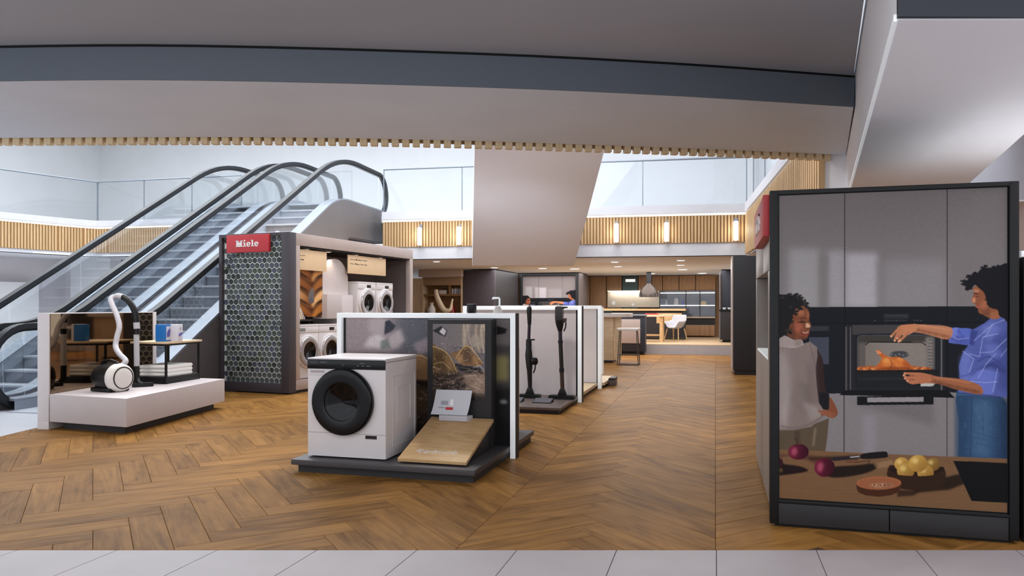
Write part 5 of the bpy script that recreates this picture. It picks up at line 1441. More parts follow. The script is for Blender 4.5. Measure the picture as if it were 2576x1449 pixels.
def on_sheet(x0, x1, z0, z1, m, nm):
    ys = lambda z: float(np.interp(z, [c[1] for c in cvs], [c[0] for c in cvs])) - 0.0015
    MB().add([(x0, ys(z0), z0), (x1, ys(z0), z0), (x1, ys(z1), z1), (x0, ys(z1), z1)], [(0, 1, 2, 3)]).build(nm, m, lf)
on_sheet(-0.05, 0.022, 0.062, 0.085, M['red'], 'red_logo')
on_sheet(-0.042, 0.014, 0.070, 0.077, M['letter'], 'logo_letters').location.y if False else None
on_sheet(-0.10, -0.03, 0.105, 0.14, M['paperk'], 'grey_print'); on_sheet(-0.01, 0.02, 0.10, 0.155, M['letter'], 'product_picture'); on_sheet(-0.12, -0.06, 0.075, 0.085, M['paperk'], 'grey_print')
MB().prism([(-0.10, -0.05), (0.17, -0.05), (0.20, 0.03), (-0.06, 0.03)], -0.035, 0.016).build('acrylic_foot', M['plasticg'], lf, bevel=0.004)

cup = thing('black_tumbler', 'small black tumbler on top of the front white frame', 'tumbler', (-2.222, 6.625, 1.345))
MB().lathe([(0.0, 0.0), (0.040, 0.0), (0.046, 0.01), (0.045, 0.082), (0.040, 0.084), (0.038, 0.012), (0.0, 0.012)], (0, 0, 0), 24).build('cup', M['plasticd'], cup, smooth=50)
MB().lathe([(0.038, 0.083), (0.045, 0.083), (0.045, 0.088), (0.038, 0.088), (0.038, 0.083)], (0, 0, 0), 24).build('rim', M['steel'], cup, smooth=50)
dp = thing('soap_dispenser', 'white dispenser with bent spout on top of the front white frame', 'dispenser', (-1.965, 6.625, 1.345))
MB().lathe([(0.0, 0.0), (0.044, 0.0), (0.042, 0.02), (0.026, 0.06), (0.024, 0.065), (0.0, 0.066)], (0, 0, 0), 20).build('bottle', M['cream'], dp, smooth=50)
MB().tube([(0.018, 0, 0.06), (0.018, 0, 0.135), (0.012, 0, 0.142), (-0.045, 0, 0.142), (-0.05, 0, 0.13)], 0.009, 8).build('spout', M['frame'], dp, smooth=50)

# ================================================================== CORDLESS VACUUM DISPLAY
d2 = thing('display_stand', 'second white-framed stand, rose-grey panel with two upright black vacuums', 'display stand', (-2.84, 10.8, 0), 0, 'free-standing displays')
X = lambda u: u + 2.84
Y = lambda v: v - 10.8
box('plinth', M['dark'], d2, X(-3.62), X(-1.985), Y(9.47), Y(12.55), 0, 0.05)
box('deck', mat('bronze_deck', S(96, 84, 80), 0.4, metal=0.2, var=0.06), d2, X(-3.65), X(-1.95), Y(9.44), Y(10.72), 0.05, 0.085, bevel=0.003)
box('deck', M['oakp'], d2, X(-3.65), X(-1.955), Y(10.83), Y(12.57), 0.05, 0.10, bevel=0.003)
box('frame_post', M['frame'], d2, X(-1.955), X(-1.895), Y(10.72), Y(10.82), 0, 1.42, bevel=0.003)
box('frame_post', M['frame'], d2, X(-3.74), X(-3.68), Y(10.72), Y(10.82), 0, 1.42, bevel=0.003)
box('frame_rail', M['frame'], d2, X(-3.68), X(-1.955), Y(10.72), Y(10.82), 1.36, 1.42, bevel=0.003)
box('post_cover', M['char'], d2, X(-1.894), X(-1.885), Y(10.725), Y(10.825), 0.0, 1.42)
box('back_panel', M['pinkp'], d2, X(-3.68), X(-1.985), Y(10.76), Y(10.80), 0.086, 1.36)
box('panel_edge', M['black'], d2, X(-1.985), X(-1.956), Y(10.755), Y(10.80), 0.086, 1.36)
d3 = thing('display_stand', 'third white-framed stand behind the vacuum stand, mostly hidden', 'display stand', (-2.84, 12.65, 0), 0, 'free-standing displays')
Y = lambda v: v - 12.65
box('frame_post', M['frame'], d3, X(-1.95), X(-1.89), Y(12.60), Y(12.70), 0, 1.43, bevel=0.003)
box('frame_post', M['frame'], d3, X(-3.74), X(-3.68), Y(12.60), Y(12.70), 0, 1.43, bevel=0.003)
box('frame_rail', M['frame'], d3, X(-3.68), X(-1.95), Y(12.60), Y(12.70), 1.37, 1.43, bevel=0.003)
box('back_panel', M['white'], d3, X(-3.68), X(-1.97), Y(12.63), Y(12.67), 0.10, 1.37)
box('panel_edge', M['navy'], d3, X(-1.97), X(-1.951), Y(12.62), Y(12.67), 0.10, 1.37)
box('post_cover', M['frame'], d3, X(-1.889), X(-1.875), Y(12.61), Y(12.80), 0.25, 1.40, bevel=0.002)
box('deck', M['oakp'], d3, X(-3.65), X(-1.85), Y(12.71), Y(14.0), 0.05, 0.10)
box('plinth', M['dark'], d3, X(-3.60), X(-1.90), Y(12.75), Y(13.95), 0, 0.05)
box('back_cover', M['white'], d3, X(-3.68), X(-1.95), Y(12.68), Y(12.72), 0.10, 1.37)
sh = thing('storage_box', 'small dark box peeking out past the third stand', 'box', (-1.80, 13.3, 0.0), 0)
box('body', M['curt'], sh, -0.03, 0.07, -0.2, 0.2, 0, 0.11, bevel=0.01); box('lid', M['dark'], sh, -0.035, 0.075, -0.205, 0.205, 0.11, 0.14, bevel=0.005)

def stick(label, u, motor_low):
    t = thing('stick_vacuum', label, 'vacuum cleaner', (u, 10.42, 0.085), 0, 'upright cordless vacuums')
    pl = M['plasticd']
    w = 0.19 if not motor_low else 0.16
    MB().fprism(round_rect(-w, w, 0.0, 0.055, 0.02), -0.09, 0.04).build('floor_head', pl, t, smooth=40)
    MB().fprism([(-0.07, 0.05), (0.07, 0.05), (0.03, 0.15), (-0.03, 0.15)], -0.045, 0.015).build('head_joint', pl, t, bevel=0.008)
    x = 0.0
    if motor_low:
        MB().tube([(0, 0, 0.13), (-0.01, 0, 0.42)], [0.028, 0.04], 12).build('lower_tube', pl, t, smooth=50)
        MB().tube([(-0.01, 0, 0.42), (-0.02, 0, 0.62), (-0.02, 0, 0.74)], [0.045, 0.055, 0.04], 12).build('motor_housing', pl, t, smooth=50)
        MB().lathe([(0.0, -0.05), (0.05, -0.045), (0.065, 0.0), (0.05, 0.05), (0.0, 0.06)], (0.06, -0.01, 0.53), 16, 'z').build('dust_cup', M['blackgl'], t, smooth=50)
        MB().tube([(0.08, 0, 0.49), (0.075, 0, 0.42), (0.05, 0, 0.36)], 0.010, 8).build('hook', pl, t, smooth=50)
        MB().tube([(-0.02, 0, 0.74), (-0.02, 0, 0.85)], [0.045, 0.04], 12).build('battery', pl, t, smooth=50)
        MB().tube([(0.0, 0, 0.842), (0.07, 0, 0.846)], 0.012, 8).build('trigger', pl, t, smooth=50)
        MB().tube([(-0.02, 0, 0.85), (-0.01, 0, 1.09)], 0.024, 12).build('tube', mat('violet_tube', S(44, 36, 50), 0.3, metal=0.4), t, smooth=50)
        MB().tube([(-0.01, 0, 1.06), (-0.01, 0, 1.09), (-0.012, 0, 1.20), (-0.015, 0, 1.26), (-0.012, 0, 1.31), (0.0, 0, 1.335)], [0.026, 0.030, 0.034, 0.040, 0.036, 0.014], 12).build('grip', pl, t, smooth=60)
    else:
        MB().tube([(0, 0, 0.13), (-0.012, 0, 0.40)], 0.030, 12).build('lower_tube', mat('brown_tube', S(70, 54, 46), 0.3, metal=0.4), t, smooth=50)
        MB().tube([(-0.012, 0, 0.38), (-0.013, 0, 0.44)], 0.036, 12).build('collar', pl, t, smooth=50)
        MB().tube([(-0.013, 0, 0.44), (-0.03, 0, 0.82)], 0.031, 12).build('tube', mat('olive_tube', S(38, 38, 30), 0.3, metal=0.4), t, smooth=50)
        MB().tube([(-0.03, 0, 0.80), (-0.03, 0, 0.84)], 0.037, 12).build('collar', pl, t, smooth=50)
        MB().tube([(-0.03, 0, 0.84), (-0.035, 0, 1.0)], 0.028, 12).build('upper_tube', mat('violet_tube', S(44, 36, 50), 0.3, metal=0.4), t, smooth=50)
        MB().tube([(-0.035, 0, 0.97), (-0.04, 0, 1.06), (-0.045, 0, 1.13)], [0.03, 0.055, 0.065], 14).build('motor_housing', pl, t, smooth=50)
        MB().fprism(round_rect(-0.10, 0.01, 1.12, 1.33, 0.03), -0.05, 0.05).build('dust_cup', mat('smoke_cup', S(34, 26, 28), 0.2, spec=0.6), t, smooth=45)
        MB().fprism([(0.0, 1.08), (0.055, 1.11), (0.06, 1.16), (0.0, 1.15)], -0.03, 0.03).build('battery', mat('dark_red_plastic', S(52, 26, 28), 0.4), t, bevel=0.006)
        MB().tube([(0.05, 0, 1.10), (0.045, 0, 1.03), (0.02, 0, 0.97)], 0.010, 8).build('grip_loop', pl, t, smooth=50)
        MB().fprism([(-0.08, 1.325), (0.07, 1.325), (0.075, 1.305), (0.02, 1.30), (0.02, 1.29), (-0.08, 1.29)], -0.035, 0.035).build('handle_hood', pl, t, bevel=0.006)
    return t
stick('slim black stick vacuum with the motor low down, left of the pair', -2.60, True)
stick('black stick vacuum with a wide floor head and high motor, right of the pair', -2.12, False)
for (u, lab) in ((-2.72, 'small dark information plate in front of the left stick vacuum'), (-2.30, 'small dark information plate between the two stick vacuums')):
    t = thing('info_plate', lab, 'plate', (u, 9.95, 0.085), 0, 'information plates')
    MB().sprism([(-0.10, 0.0), (0.10, 0.0), (0.10, 0.05), (-0.10, 0.008)], -0.13, 0.13).build('plate', M['black'], t)
    MB().add([(-0.12, -0.09, 0.0118), (0.12, -0.09, 0.0118), (0.12, 0.09, 0.0496), (-0.12, 0.09, 0.0496)], [(0, 1, 2, 3)]).build('printed_face', mat('plate_face', S(74, 72, 80), 0.4), t)

# ================================================================== WALL DISPLAY AT THE RIGHT
wd_ = thing('poster_display', 'large dark display cabinet with the two-women kitchen advert at the right', 'display cabinet', (1.03, 4.985, 0), 0, 'advert cabinets')
X = lambda u: u - 1.03
Y = lambda v: v - 4.985
nv0, nv1, nz0, nz1 = 5.55, 7.0, 1.02, 1.66
sidem = mat('taupe_side', S(138, 129, 123), 0.4, metal=0.2, var=0.04)
box('core', M['char'], wd_, X(0.52), X(1.70), Y(5.03), Y(7.15), 0.03, 2.12)
for (v0, v1, z0, z1) in ((5.06, 6.10, 1.66, 2.12), (6.106, 7.15, 1.66, 2.12), (5.06, 6.10, 0.03, 1.02), (6.106, 7.15, 0.03, 1.02), (5.06, 5.55, 1.023, 1.656), (7.0, 7.15, 1.023, 1.656)):
    box('side_panel', sidem, wd_, X(0.36), X(0.52), Y(v0), Y(v1), z0, z1, bevel=0.002)
box('niche_back', mat('niche_paint', S(150, 142, 134), 0.6), wd_, X(0.505), X(0.519), Y(5.55), Y(7.0), 1.02, 1.66)
box('niche_shelf', M['frame'], wd_, X(0.365), X(0.52), Y(5.55), Y(7.0), 1.02, 1.035)
MB().lathe([(0, 0), (0.025, 0), (0.025, 0.012), (0, 0.012)], (X(0.44), Y(6.0), 1.645), 12).build('niche_lamp', M['spote'], wd_)
box('front_frame', M['black'], wd_, X(0.335), X(0.385), Y(4.985), Y(5.06), 0.02, 2.145, bevel=0.003)
box('front_frame', M['black'], wd_, X(1.675), X(1.725), Y(4.985), Y(5.06), 0.02, 2.145, bevel=0.003)
box('front_frame', M['black'], wd_, X(0.385), X(1.675), Y(4.985), Y(5.06), 2.118, 2.145, bevel=0.003)
box('front_frame', M['black'], wd_, X(0.385), X(1.675), Y(4.985), Y(5.06), 0.155, 0.176, bevel=0.003)
box('base_panel', M['char'], wd_, X(0.387), X(1.028), Y(4.992), Y(5.06), 0.02, 0.152, bevel=0.002)
box('base_panel', M['char'], wd_, X(1.034), X(1.673), Y(4.992), Y(5.06), 0.02, 0.152, bevel=0.002)
box('plinth', M['black'], wd_, X(0.37), X(1.69), Y(5.02), Y(7.1), 0, 0.03)
bk_ = box('poster_backing', M['black'], wd_, X(0.385), X(1.675), Y(5.005), Y(5.03), 0.176, 2.118)
put_print('advert_print', ADVERT, face_front(X(0.393), X(1.667), 0.182, 2.112, Y(5.0)), M['print'], bk_, 1.15)
sign('red sign seen edge-on at the side of the large advert cabinet', (0.36, 5.66, 2.0), -90, 1.14, 0.27, 0.06, 0.12)
cn = thing('dark_counter', 'dark counter with a white top edge at the right picture border', 'counter', (2.1, 5.8, 0))
box('carcass', M['dark'], cn, -0.33, 0.5, -0.75, 0.9, 0.0, 1.70, bevel=0.003)
box('top', M['frame'], cn, -0.35, 0.5, -0.77, 0.9, 1.70, 1.735, bevel=0.003)

co = thing('tall_cabinet', 'tall charcoal cabinet column beside the large advert cabinet', 'cabinet', (0.85, 16.5, 0))
box('body', M['char'], co, -0.50, 0.6, -0.55, 0.5, 0.10, 2.46, bevel=0.003)
box('plinth', M['dark'], co, -0.47, 0.57, -0.53, 0.48, 0.0, 0.10)
box('edge_strip', M['bronze'], co, -0.525, -0.50, -0.54, 0.5, 0.10, 2.46)

# ================================================================== MIDDLE GROUND: BLOCK, SECOND ADVERT, BOOKCASE
bl_ = thing('partition_block', 'dark aubergine partition block left of the small advert cabinet', 'partition', (-7.14, 22.6, 0))
box('front_board', mat('aubergine_board', S(72, 62, 68), 0.5, var=0.05), bl_, -0.52, 0.52, -0.6, -0.56, 0.0, 2.56, bevel=0.002)
box('side_board', M['dark'], bl_, 0.48, 0.52, -0.56, 2.2, 0.0, 2.56)
box('side_board', M['dark'], bl_, -0.52, -0.48, -0.56, 2.2, 0.0, 2.56)
a2 = thing('poster_display', 'distant advert cabinet showing the same two women, seen above the white frames', 'display cabinet', (-5.56, 25.0, 0.3), 0, 'advert cabinets')
box('core', M['dark'], a2, -1.04, 1.02, 0.05, 1.6, 0, 2.28)
for (x0, x1, z0, z1) in ((-1.05, -0.95, 0, 2.29), (0.93, 1.03, 0, 2.29), (-0.95, 0.93, 2.19, 2.29), (-0.95, 0.93, 0.0, 0.1)):
    box('front_frame', M['black'], a2, x0, x1, -0.03, 0.05, z0, z1, bevel=0.003)
o = put_print('advert_print', ADVERT, face_front(-0.95, 0.93, 0.1, 2.19, 0.045), M['print'], a2, 1.3)
box('side_board', M['curt'], a2, 1.03, 1.07, 0.0, 1.6, 0, 2.29)

bc = thing('bookcase', 'wooden bookcase niche with two shelves behind the kiosk', 'bookcase', (-8.36, 22.0, 0))
box('side', M['oakp'], bc, -0.70, -0.65, 0, 0.45, 0, 2.36); box('side', M['oakp'], bc, 0.62, 0.68, 0, 0.45, 0, 2.36)
box('back', M['shelfw'], bc, -0.65, 0.62, 0.40, 0.45, 0, 2.36)
box('header', mat('ochre_board', S(168, 138, 106), 0.6), bc, -0.65, 0.62, 0.0, 0.05, 2.10, 2.36)
box('shelf', M['shelfw'], bc, -0.65, 0.62, 0.02, 0.40, 1.76, 1.82); box('shelf', M['shelfw'], bc, -0.65, 0.62, 0.02, 0.40, 0.80, 0.86)
box('divider', M['shelfw'], bc, 0.20, 0.24, 0.03, 0.40, 1.82, 2.10)
for (i, (x, w, h, m, lab)) in enumerate(((0.27, 0.04, 0.17, 'paper', 'pale grey book, leftmost of the row in the bookcase'), (0.32, 0.05, 0.16, 'paperk', 'grey book, second in the row in the bookcase'), (0.38, 0.04, 0.18, 'cartonw', 'white-violet book, third in the row in the bookcase'), (0.44, 0.06, 0.17, 'paperk', 'thick grey book, fourth in the row in the bookcase'), (0.52, 0.05, 0.16, 'paper', 'pale book, rightmost of the row in the bookcase'))):
    t = thing('book', lab, 'book', (-8.36 + x, 22.12, 1.82), 0, 'books on the bookcase shelf')
    box('cover', M[m], t, 0, w, 0, 0.20, 0, h, bevel=0.003); box('pages', M['frame'], t, 0.004, w - 0.004, 0.005, 0.204, 0.004, h - 0.004)
t = thing('storage_box', 'cream box on the upper bookcase shelf', 'box', (-8.36 - 0.02, 22.18, 1.82)); box('box', M['cream'], t, -0.12, 0.12, -0.1, 0.1, 0, 0.09, bevel=0.004); box('lid', M['cream'], t, -0.125, 0.125, -0.105, 0.105, 0.09, 0.125, bevel=0.004)
t = thing('ornament', 'tall bent cream ornament in front of the bookcase', 'ornament', (-8.1, 21.5, 0))
MB().tube(spline([(-0.28, 0, 1.95), (-0.25, 0, 1.75), (-0.14, 0, 1.50), (-0.02, 0, 1.33), (0.10, 0, 1.30), (0.2, 0, 1.36), (0.24, 0, 1.55), (0.27, 0, 1.66)], 6), [0.03 + 0.055 * math.sin(math.pi * min(1, (i + 6) / 42)) for i in range(43)], 10).build('bent_arm', mat('cream_felt', S(222, 204, 176), 0.8), t, smooth=60)
MB().tube([(0.05, 0, 0.0), (0.05, 0, 1.30)], 0.04, 10).build('stem', MATS['cream_felt'], t, smooth=60); MB().lathe([(0, 0), (0.18, 0), (0.18, 0.03), (0, 0.03)], (0.05, 0, 0), 20).build('base', MATS['cream_felt'], t)
t = thing('vase', 'white vase low in the bookcase', 'vase', (-8.78, 22.15, 0.86)); MB().lathe([(0, 0), (0.10, 0.0), (0.13, 0.2), (0.12, 0.5), (0.05, 0.62), (0.06, 0.66)], (0, 0, 0), 18).build('body', M['towel'], t, smooth=60); MB().lathe([(0.05, 0.66), (0.065, 0.67), (0.065, 0.69), (0.05, 0.69)], (0, 0, 0), 18).build('rim', M['cream'], t)
t = thing('vase', 'red vase low in the bookcase', 'vase', (-8.1, 22.2, 0.86)); MB().lathe([(0, 0), (0.10, 0.0), (0.13, 0.3), (0.09, 0.52), (0.04, 0.60), (0.05, 0.64)], (0, 0, 0), 18).build('body', mat('red_glaze', S(150, 34, 34), 0.3), t, smooth=60); MB().lathe([(0.04, 0.64), (0.055, 0.65), (0.055, 0.67), (0.04, 0.67)], (0, 0, 0), 18).build('rim', MATS['red_glaze'], t)

# ================================================================== KITCHEN ZONE
bt = thing('bar_counter', 'pale oak bar counter with white top in front of the dark island', 'bar counter', (-2.5, 18.9, 0))
box('panel', M['oakp'], bt, -0.40, 0.02, -0.3, 0.5, 0.06, 1.15, bevel=0.003); box('end_panel', M['oakp'], bt, 0.06, 0.21, -0.25, -0.2, 0.06, 1.15); box('plinth', M['dark'], bt, -0.37, 0.0, -0.27, 0.47, 0, 0.06)
MB().prism(spline([(-0.42, -0.35), (0.22, -0.33), (0.42, -0.15), (0.45, 0.2), (0.25, 0.5), (-0.42, 0.55)], 5, True), 1.15, 1.25).build('top', M['cream'], bt, bevel=0.01)
t = thing('menu_stand', 'small dark green card holder on the pale bar counter', 'card holder', (-2.65, 18.7, 1.25)); box('card', M['green'], t, -0.11, 0.11, -0.02, 0.02, 0, 0.06); box('foot', M['black'], t, -0.12, 0.12, -0.05, 0.05, 0, 0.008)
stl = thing('bar_stool', 'pale bar stool with thin bronze wire legs in front of the bar counter', 'stool', (-2.03, 18.0, 0))
MB().prism(round_rect(-0.27, 0.27, -0.19, 0.19, 0.06), 0.84, 0.90).build('seat', M['cream'], stl, bevel=0.015)
wire = M['wire']
for (sx, sy) in ((-1, -1), (1, -1), (1, 1), (-1, 1)):
    MB().tube([(sx * 0.20, sy * 0.14, 0.85), (sx * 0.25, sy * 0.19, 0.0)], 0.011, 8).build('leg', wire, stl, smooth=50)
MB().tube([(-0.24, -0.18, 0.25), (0.24, -0.18, 0.25), (0.24, 0.18, 0.25), (-0.24, 0.18, 0.25), (-0.24, -0.18, 0.25)], 0.010, 8).build('footrest', wire, stl, smooth=50)
MB().tube([(-0.25, -0.19, 0.012), (0.25, -0.19, 0.012)], 0.011, 8).build('floor_bar', wire, stl, smooth=50); MB().tube([(-0.25, 0.19, 0.012), (0.25, 0.19, 0.012)], 0.011, 8).build('floor_bar', wire, stl, smooth=50)
il = thing('kitchen_island', 'dark kitchen island with bronze front behind the bar stool', 'kitchen island', (-2.43, 21.9, 0))
box('body', M['navy'], il, -0.6, 0.44, 0.0, 0.42, 0.1, 1.14, bevel=0.003); box('front_panel', M['bronze'], il, -0.58, 0.30, -0.02, 0.0, 0.34, 1.05, bevel=0.002); box('lower_panel', M['dark'], il, -0.58, 0.30, -0.02, 0.0, 0.10, 0.32)
box('worktop', M['steel'], il, -0.62, 0.46, -0.03, 0.43, 1.14, 1.19, bevel=0.003); box('plinth', M['black'], il, -0.55, 0.38, 0.04, 0.40, 0, 0.1)
dt = thing('dining_table', 'light oak dining table next to the pale armchair', 'table', (-1.85, 24.0, 0.30))
box('top', M['oakp'], dt, -0.75, 0.52, -0.4, 0.4, 0.80, 0.86, bevel=0.004)
for x in (-0.65, 0.20):
    for y in (-0.3, 0.3): box('leg', M['oak'], dt, x - 0.05, x + 0.05, y - 0.05, y + 0.05, 0, 0.80)
box('stretcher', M['oak'], dt, -0.6, 0.2, -0.03, 0.03, 0.18, 0.24)
t = thing('serving_tray', 'flat red tray on the light oak dining table', 'tray', (-1.95, 23.85, 1.16)); box('tray', M['redpl'], t, -0.2, 0.2, -0.12, 0.12, 0, 0.03, bevel=0.004); box('rim', M['redpl'], t, -0.21, 0.21, -0.13, -0.12, 0.0, 0.045)
ac = thing('armchair', 'pale shell armchair with oak legs in the kitchen zone', 'chair', (-1.25, 24.75, 0.30), -28)
seat = []
rows = [(-0.30, 0.42), (-0.15, 0.40), (0.10, 0.40), (0.24, 0.46), (0.30, 0.62), (0.33, 0.86)]
MBs = MB(); VV = []
for (y, z) in rows:
    wv = 0.30 if z < 0.5 else 0.28
    for k in range(9):
        t_ = k / 8 * 2 - 1
        lift = 0.24 * max(0, abs(t_) - 0.55) / 0.45 if z < 0.6 else 0.0
        VV.append((t_ * wv, y - (0.10 * (1 - abs(t_)) if z < 0.3 else 0) - (0.10 * abs(t_) ** 3 if z > 0.45 else 0), z + lift))
FF = [(i * 9 + j, i * 9 + j + 1, i * 9 + 10 + j, i * 9 + 9 + j) for i in range(5) for j in range(8)]
o = MBs.add(VV, FF).build('seat_shell', M['fabric'], ac, smooth=70); md = o.modifiers.new('thickness', 'SOLIDIFY'); md.thickness = 0.04; md2 = o.modifiers.new('soften', 'SUBSURF'); md2.levels = 2; md2.render_levels = 2
for sx in (-1, 1):
    MB().tube([(sx * 0.20, -0.20, 0.40), (sx * 0.27, -0.30, 0)], [0.022, 0.014], 8).build('leg', M['oak'], ac, smooth=50); MB().tube([(sx * 0.20, 0.18, 0.40), (sx * 0.26, 0.28, 0)], [0.022, 0.014], 8).build('leg', M['oak'], ac, smooth=50)
c2 = thing('work_island', 'long dark work island with oak top under the extractor hood', 'kitchen island', (-2.4, 26.0, 0.30))
box('body', M['dark'], c2, -1.35, 1.35, -0.3, 0.4, 0.05, 0.96); box('worktop', M['oak'], c2, -1.42, 1.42, -0.38, 0.45, 0.98, 1.05, bevel=0.004); box('shadow_line', M['black'], c2, -1.36, 1.36, -0.31, 0.40, 0.955, 0.982); box('end_panel', M['navy'], c2, 1.352, 1.40, -0.36, 0.43, 0.0, 0.98); box('drawer_front', M['oak'], c2, 0.45, 1.30, -0.32, -0.30, 0.55, 0.9, bevel=0.002)
hd_ = thing('extractor_hood', 'dark dome extractor hood hanging from the kitchen ceiling', 'extractor hood', (-2.19, 25.5, 1.75))
MB().lathe([(0.32, 0.0), (0.325, 0.10), (0.30, 0.20), (0.22, 0.32), (0.10, 0.42), (0.085, 0.46)], (0, 0, 0), 30).build('dome', mat('smoked_hood', S(84, 74, 68), 0.3, metal=0.5), hd_, smooth=60)
MB().lathe([(0.085, 0.40), (0.085, 0.85), (0.0, 0.85)], (0, 0, 0), 16).build('flue', M['char'], hd_, smooth=40)
MB().lathe([(0.0, 0.05), (0.15, 0.06), (0.30, 0.02)], (0, 0, 0), 24).build('filter', M['chrome'], hd_, smooth=60)
for k in range(12):
    a = R(30 * k); MB().tube([(0.325 * math.cos(a), 0.325 * math.sin(a), 0.0), (0.328 * math.cos(a), 0.328 * math.sin(a), 0.10)], 0.007, 5).build('rib', M['steel'], hd_)
kx, ky, kz = -2.3, 28.3, 0.30
units = [('tall_cabinet', -2.9, -2.35, 0.1, 2.28, 'tall brown cabinet, leftmost on the kitchen back wall'), ('tall_cabinet', -2.34, -1.71, 0.1, 2.28, 'tall brown cabinet, second from the left on the kitchen back wall'), ('tall_cabinet', -1.70, -1.12, 0.1, 2.28, 'tall brown cabinet left of the lit green niche'),
         ('wall_cabinet', -0.50, -0.01, 1.72, 2.28, 'brown wall cabinet right of the lit green niche'), ('wall_cabinet', 0.0, 0.39, 1.72, 2.28, 'narrow brown wall cabinet behind the hood flue'), ('wall_cabinet', 0.40, 0.99, 1.72, 2.28, 'brown wall cabinet over the left end of the glass vitrine'), ('wall_cabinet', 1.0, 1.59, 1.72, 2.28, 'brown wall cabinet over the middle of the glass vitrine'), ('wall_cabinet', 1.60, 2.30, 1.72, 2.28, 'brown wall cabinet over the right end of the glass vitrine'),
         ('base_cabinet', -0.40, 0.97, 0.05, 0.45, 'low brown base cabinet behind the pale armchair'), ('base_cabinet', 0.98, 2.28, 0.05, 0.45, 'low brown base cabinet before the tall dark unit')]
for (nm, x0, x1, z0, z1, lab) in units:
    t = thing(nm, lab, 'cabinet', (kx + x0, ky, kz + z0), 0, 'brown kitchen cabinets'); w_, h_ = x1 - x0, z1 - z0
    box('carcass', M['dark'], t, 0.002, w_ - 0.002, -0.22, 0.25, 0, h_); box('cabinet_door', M['walnut'], t, 0.004, w_ - 0.008, -0.25, -0.22, 0.0, h_, bevel=0.003)
nn = thing('lit_niche', 'dark green niche with a bright light strip between the brown cabinets', 'niche', (kx - 0.81, ky, kz + 0.1)); box('lining', M['green'], nn, -0.29, 0.29, -0.235, 0.25, 0.0, 2.18); box('light_strip', M['led'], nn, -0.17, 0.19, -0.245, -0.235, 1.96, 2.06)
wt = thing('wall_worktop', 'thin pale worktop ledge under the glass vitrine', 'worktop', (kx + 0.94, ky, kz + 0.70)); box('ledge', M['oakp'], wt, -1.34, 1.34, -0.30, 0.2, 0.0, 0.05, bevel=0.003); box('wall_panel', M['dark'], wt, -1.34, 1.34, -0.2, 0.2, -0.245, -0.002)
area('splash_fill', (-3.1, 27.85, 1.98), 1.5, 0.06, 3.5, (1.0, 0.93, 0.84), (R(35), 0, 0))  # extra area light added to brighten the backsplash
sp_ = thing('backsplash_panel', 'bright cream backsplash panel behind the work island', 'panel', (-2.95, 28.0, 1.40)); box('panel', M['splash'], sp_, -1.0, 0.95, 0.0, 0.03, 0.0, 0.62, bevel=0.003); box('light_strip', M['led'], sp_, -1.0, 0.6, -0.03, 0.0, 0.60, 0.63); MB().fprism(disc(-0.78, 0.16, 0.07, 16), -0.012, 0.0).build('white_mark', M['letter'], sp_); MB().fprism(disc(-0.05, 0.1, 0.05, 16), -0.012, 0.0).build('white_mark', M['letter'], sp_)
gv = thing('glass_vitrine', 'glass vitrine with two lit shelves on the kitchen back wall', 'vitrine', (-1.0, 27.98, 1.05)); box('back', mat('vitrine_back', S(92, 92, 104), 0.3, var=0.25, vscale=3), gv, -1.0, 1.0, 0.02, 0.06, 0, 0.96)
for z in (0.86, 0.40): box('lit_shelf', M['led'], gv, -0.98, 0.98, -0.12, 0.0, z, z + 0.035)
for x in (-1.0, -0.05, 0.45, 1.0): box('glass_door_frame', M['char'], gv, x - 0.012, x + 0.012, -0.15, -0.13, 0, 0.96)
for (x0, x1) in ((-0.98, -0.07), (-0.03, 0.43), (0.47, 0.98)): box('glass_door', M['pane'], gv, x0, x1, -0.146, -0.138, 0.0, 0.96)
for (i, (x, w, h, m)) in enumerate(((-0.7, 0.10, 0.20, 'paperk'), (-0.35, 0.16, 0.28, 'pinkp'), (-0.12, 0.06, 0.22, 'violet'), (0.62, 0.2, 0.16, 'oakp'))):
    t = thing('jar', ['grey jar far left on the lit vitrine shelf', 'wide rose jar on the lit vitrine shelf', 'slim violet jar on the lit vitrine shelf', 'wide oak-coloured jar at the right of the lit vitrine shelf'][i], 'jar', (-1.05 + x, 27.92, 1.487), 0, 'jars in the vitrine')
    MB().lathe([(0, 0), (w / 2, 0), (w / 2, h * .8), (w / 3, h * .85)], (0, 0, 0), 14).build('jar', M[m], t, smooth=50); MB().lathe([(0, h * .85), (w / 2.6, h * .85), (w / 2.6, h), (0, h)], (0, 0, 0), 14).build('lid', M['steel'], t, smooth=50)
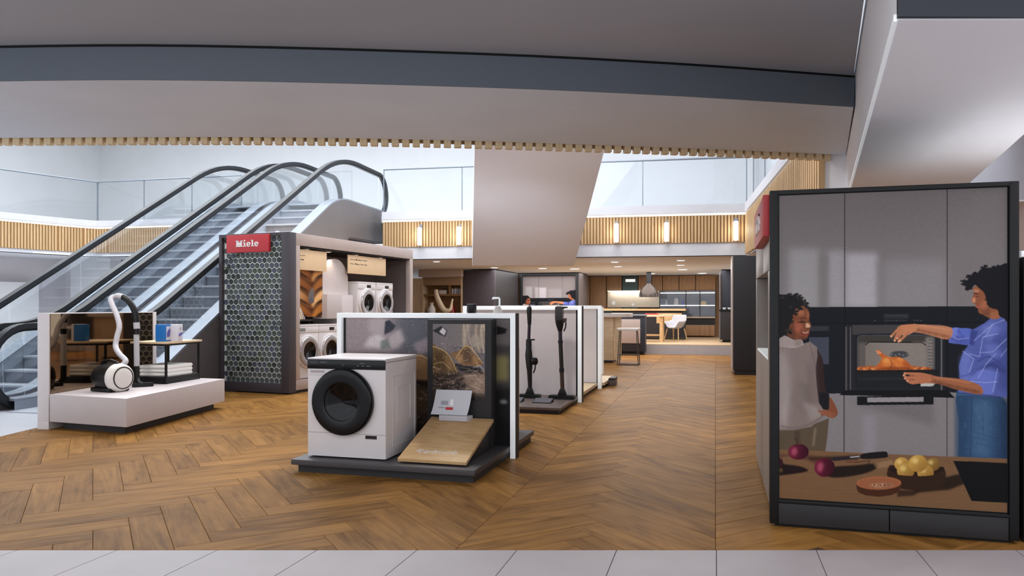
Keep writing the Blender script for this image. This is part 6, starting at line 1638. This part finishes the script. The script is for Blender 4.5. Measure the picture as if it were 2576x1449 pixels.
dc = thing('tall_unit', 'dark tall unit with a counter step at the right of the kitchen', 'cabinet', (0.42, 24.4, 0.30)); box('body', M['navy'], dc, -0.25, 0.75, 0.0, 0.6, 0.9, 2.28, bevel=0.003); box('base', M['dark'], dc, -0.28, 0.75, -0.35, 0.6, 0.08, 0.98, bevel=0.003); box('counter', M['black'], dc, -0.30, 0.76, -0.38, 0.6, 0.98, 1.03); box('plinth', M['black'], dc, -0.2, 0.7, -0.3, 0.6, 0, 0.08); box('glass_edge', M['steel'], dc, -0.30, -0.28, -0.1, 0.0, 0.0, 2.2)
for (i, x) in enumerate((-0.15, 0.0, 0.15)):
    t = thing('bowl', ['left white bowl on the dark counter step', 'middle white bowl on the dark counter step', 'right white bowl on the dark counter step'][i], 'bowl', (0.42 + x, 24.2, 1.33), 0, 'bowls on the dark counter'); MB().lathe([(0.0, 0.005), (0.03, 0.005), (0.065, 0.06), (0.06, 0.06), (0.028, 0.012), (0.0, 0.012)], (0, 0, 0), 16).build('bowl', M['frame'], t, smooth=50)
# recessed ceiling lights
for (i, (u, v, r_)) in enumerate(((-2.55, 19.4, .09), (-0.85, 19.2, .09), (-2.75, 21.6, .10), (-0.95, 21.3, .10), (-1.0, 23.8, .14), (-2.2, 26.4, .14), (-0.45, 26.6, .14), (-4.2, 22.5, .14), (-7.0, 18.0, .08), (-6.4, 21.2, .10), (-5.1, 22.0, .12))):
    t = thing('ceiling_light', ['round ceiling light nearest the slanting soffit', 'round ceiling light left of the charcoal column', 'round ceiling light above the bar counter', 'round ceiling light second in from the charcoal column', 'round ceiling light above the pale armchair', 'round ceiling light above the work island', 'round ceiling light before the tall dark unit', 'round ceiling light above the distant advert side', 'small round ceiling light above the bookcase side', 'round ceiling light in front of the aubergine block', 'round ceiling light in front of the distant advert'][i], 'ceiling light', (u, v, 2.583), 0, 'recessed kitchen ceiling lights')
    MB().lathe([(0, 0.0), (r_, 0.0), (r_, 0.016), (0, 0.016)], (0, 0, 0), 20).build('diffuser', M['lampe'], t); MB().lathe([(r_, -0.004), (r_ + 0.02, 0.0), (r_ + 0.02, 0.016), (r_, 0.016)], (0, 0, 0), 20).build('trim_ring', M['frame'], t)
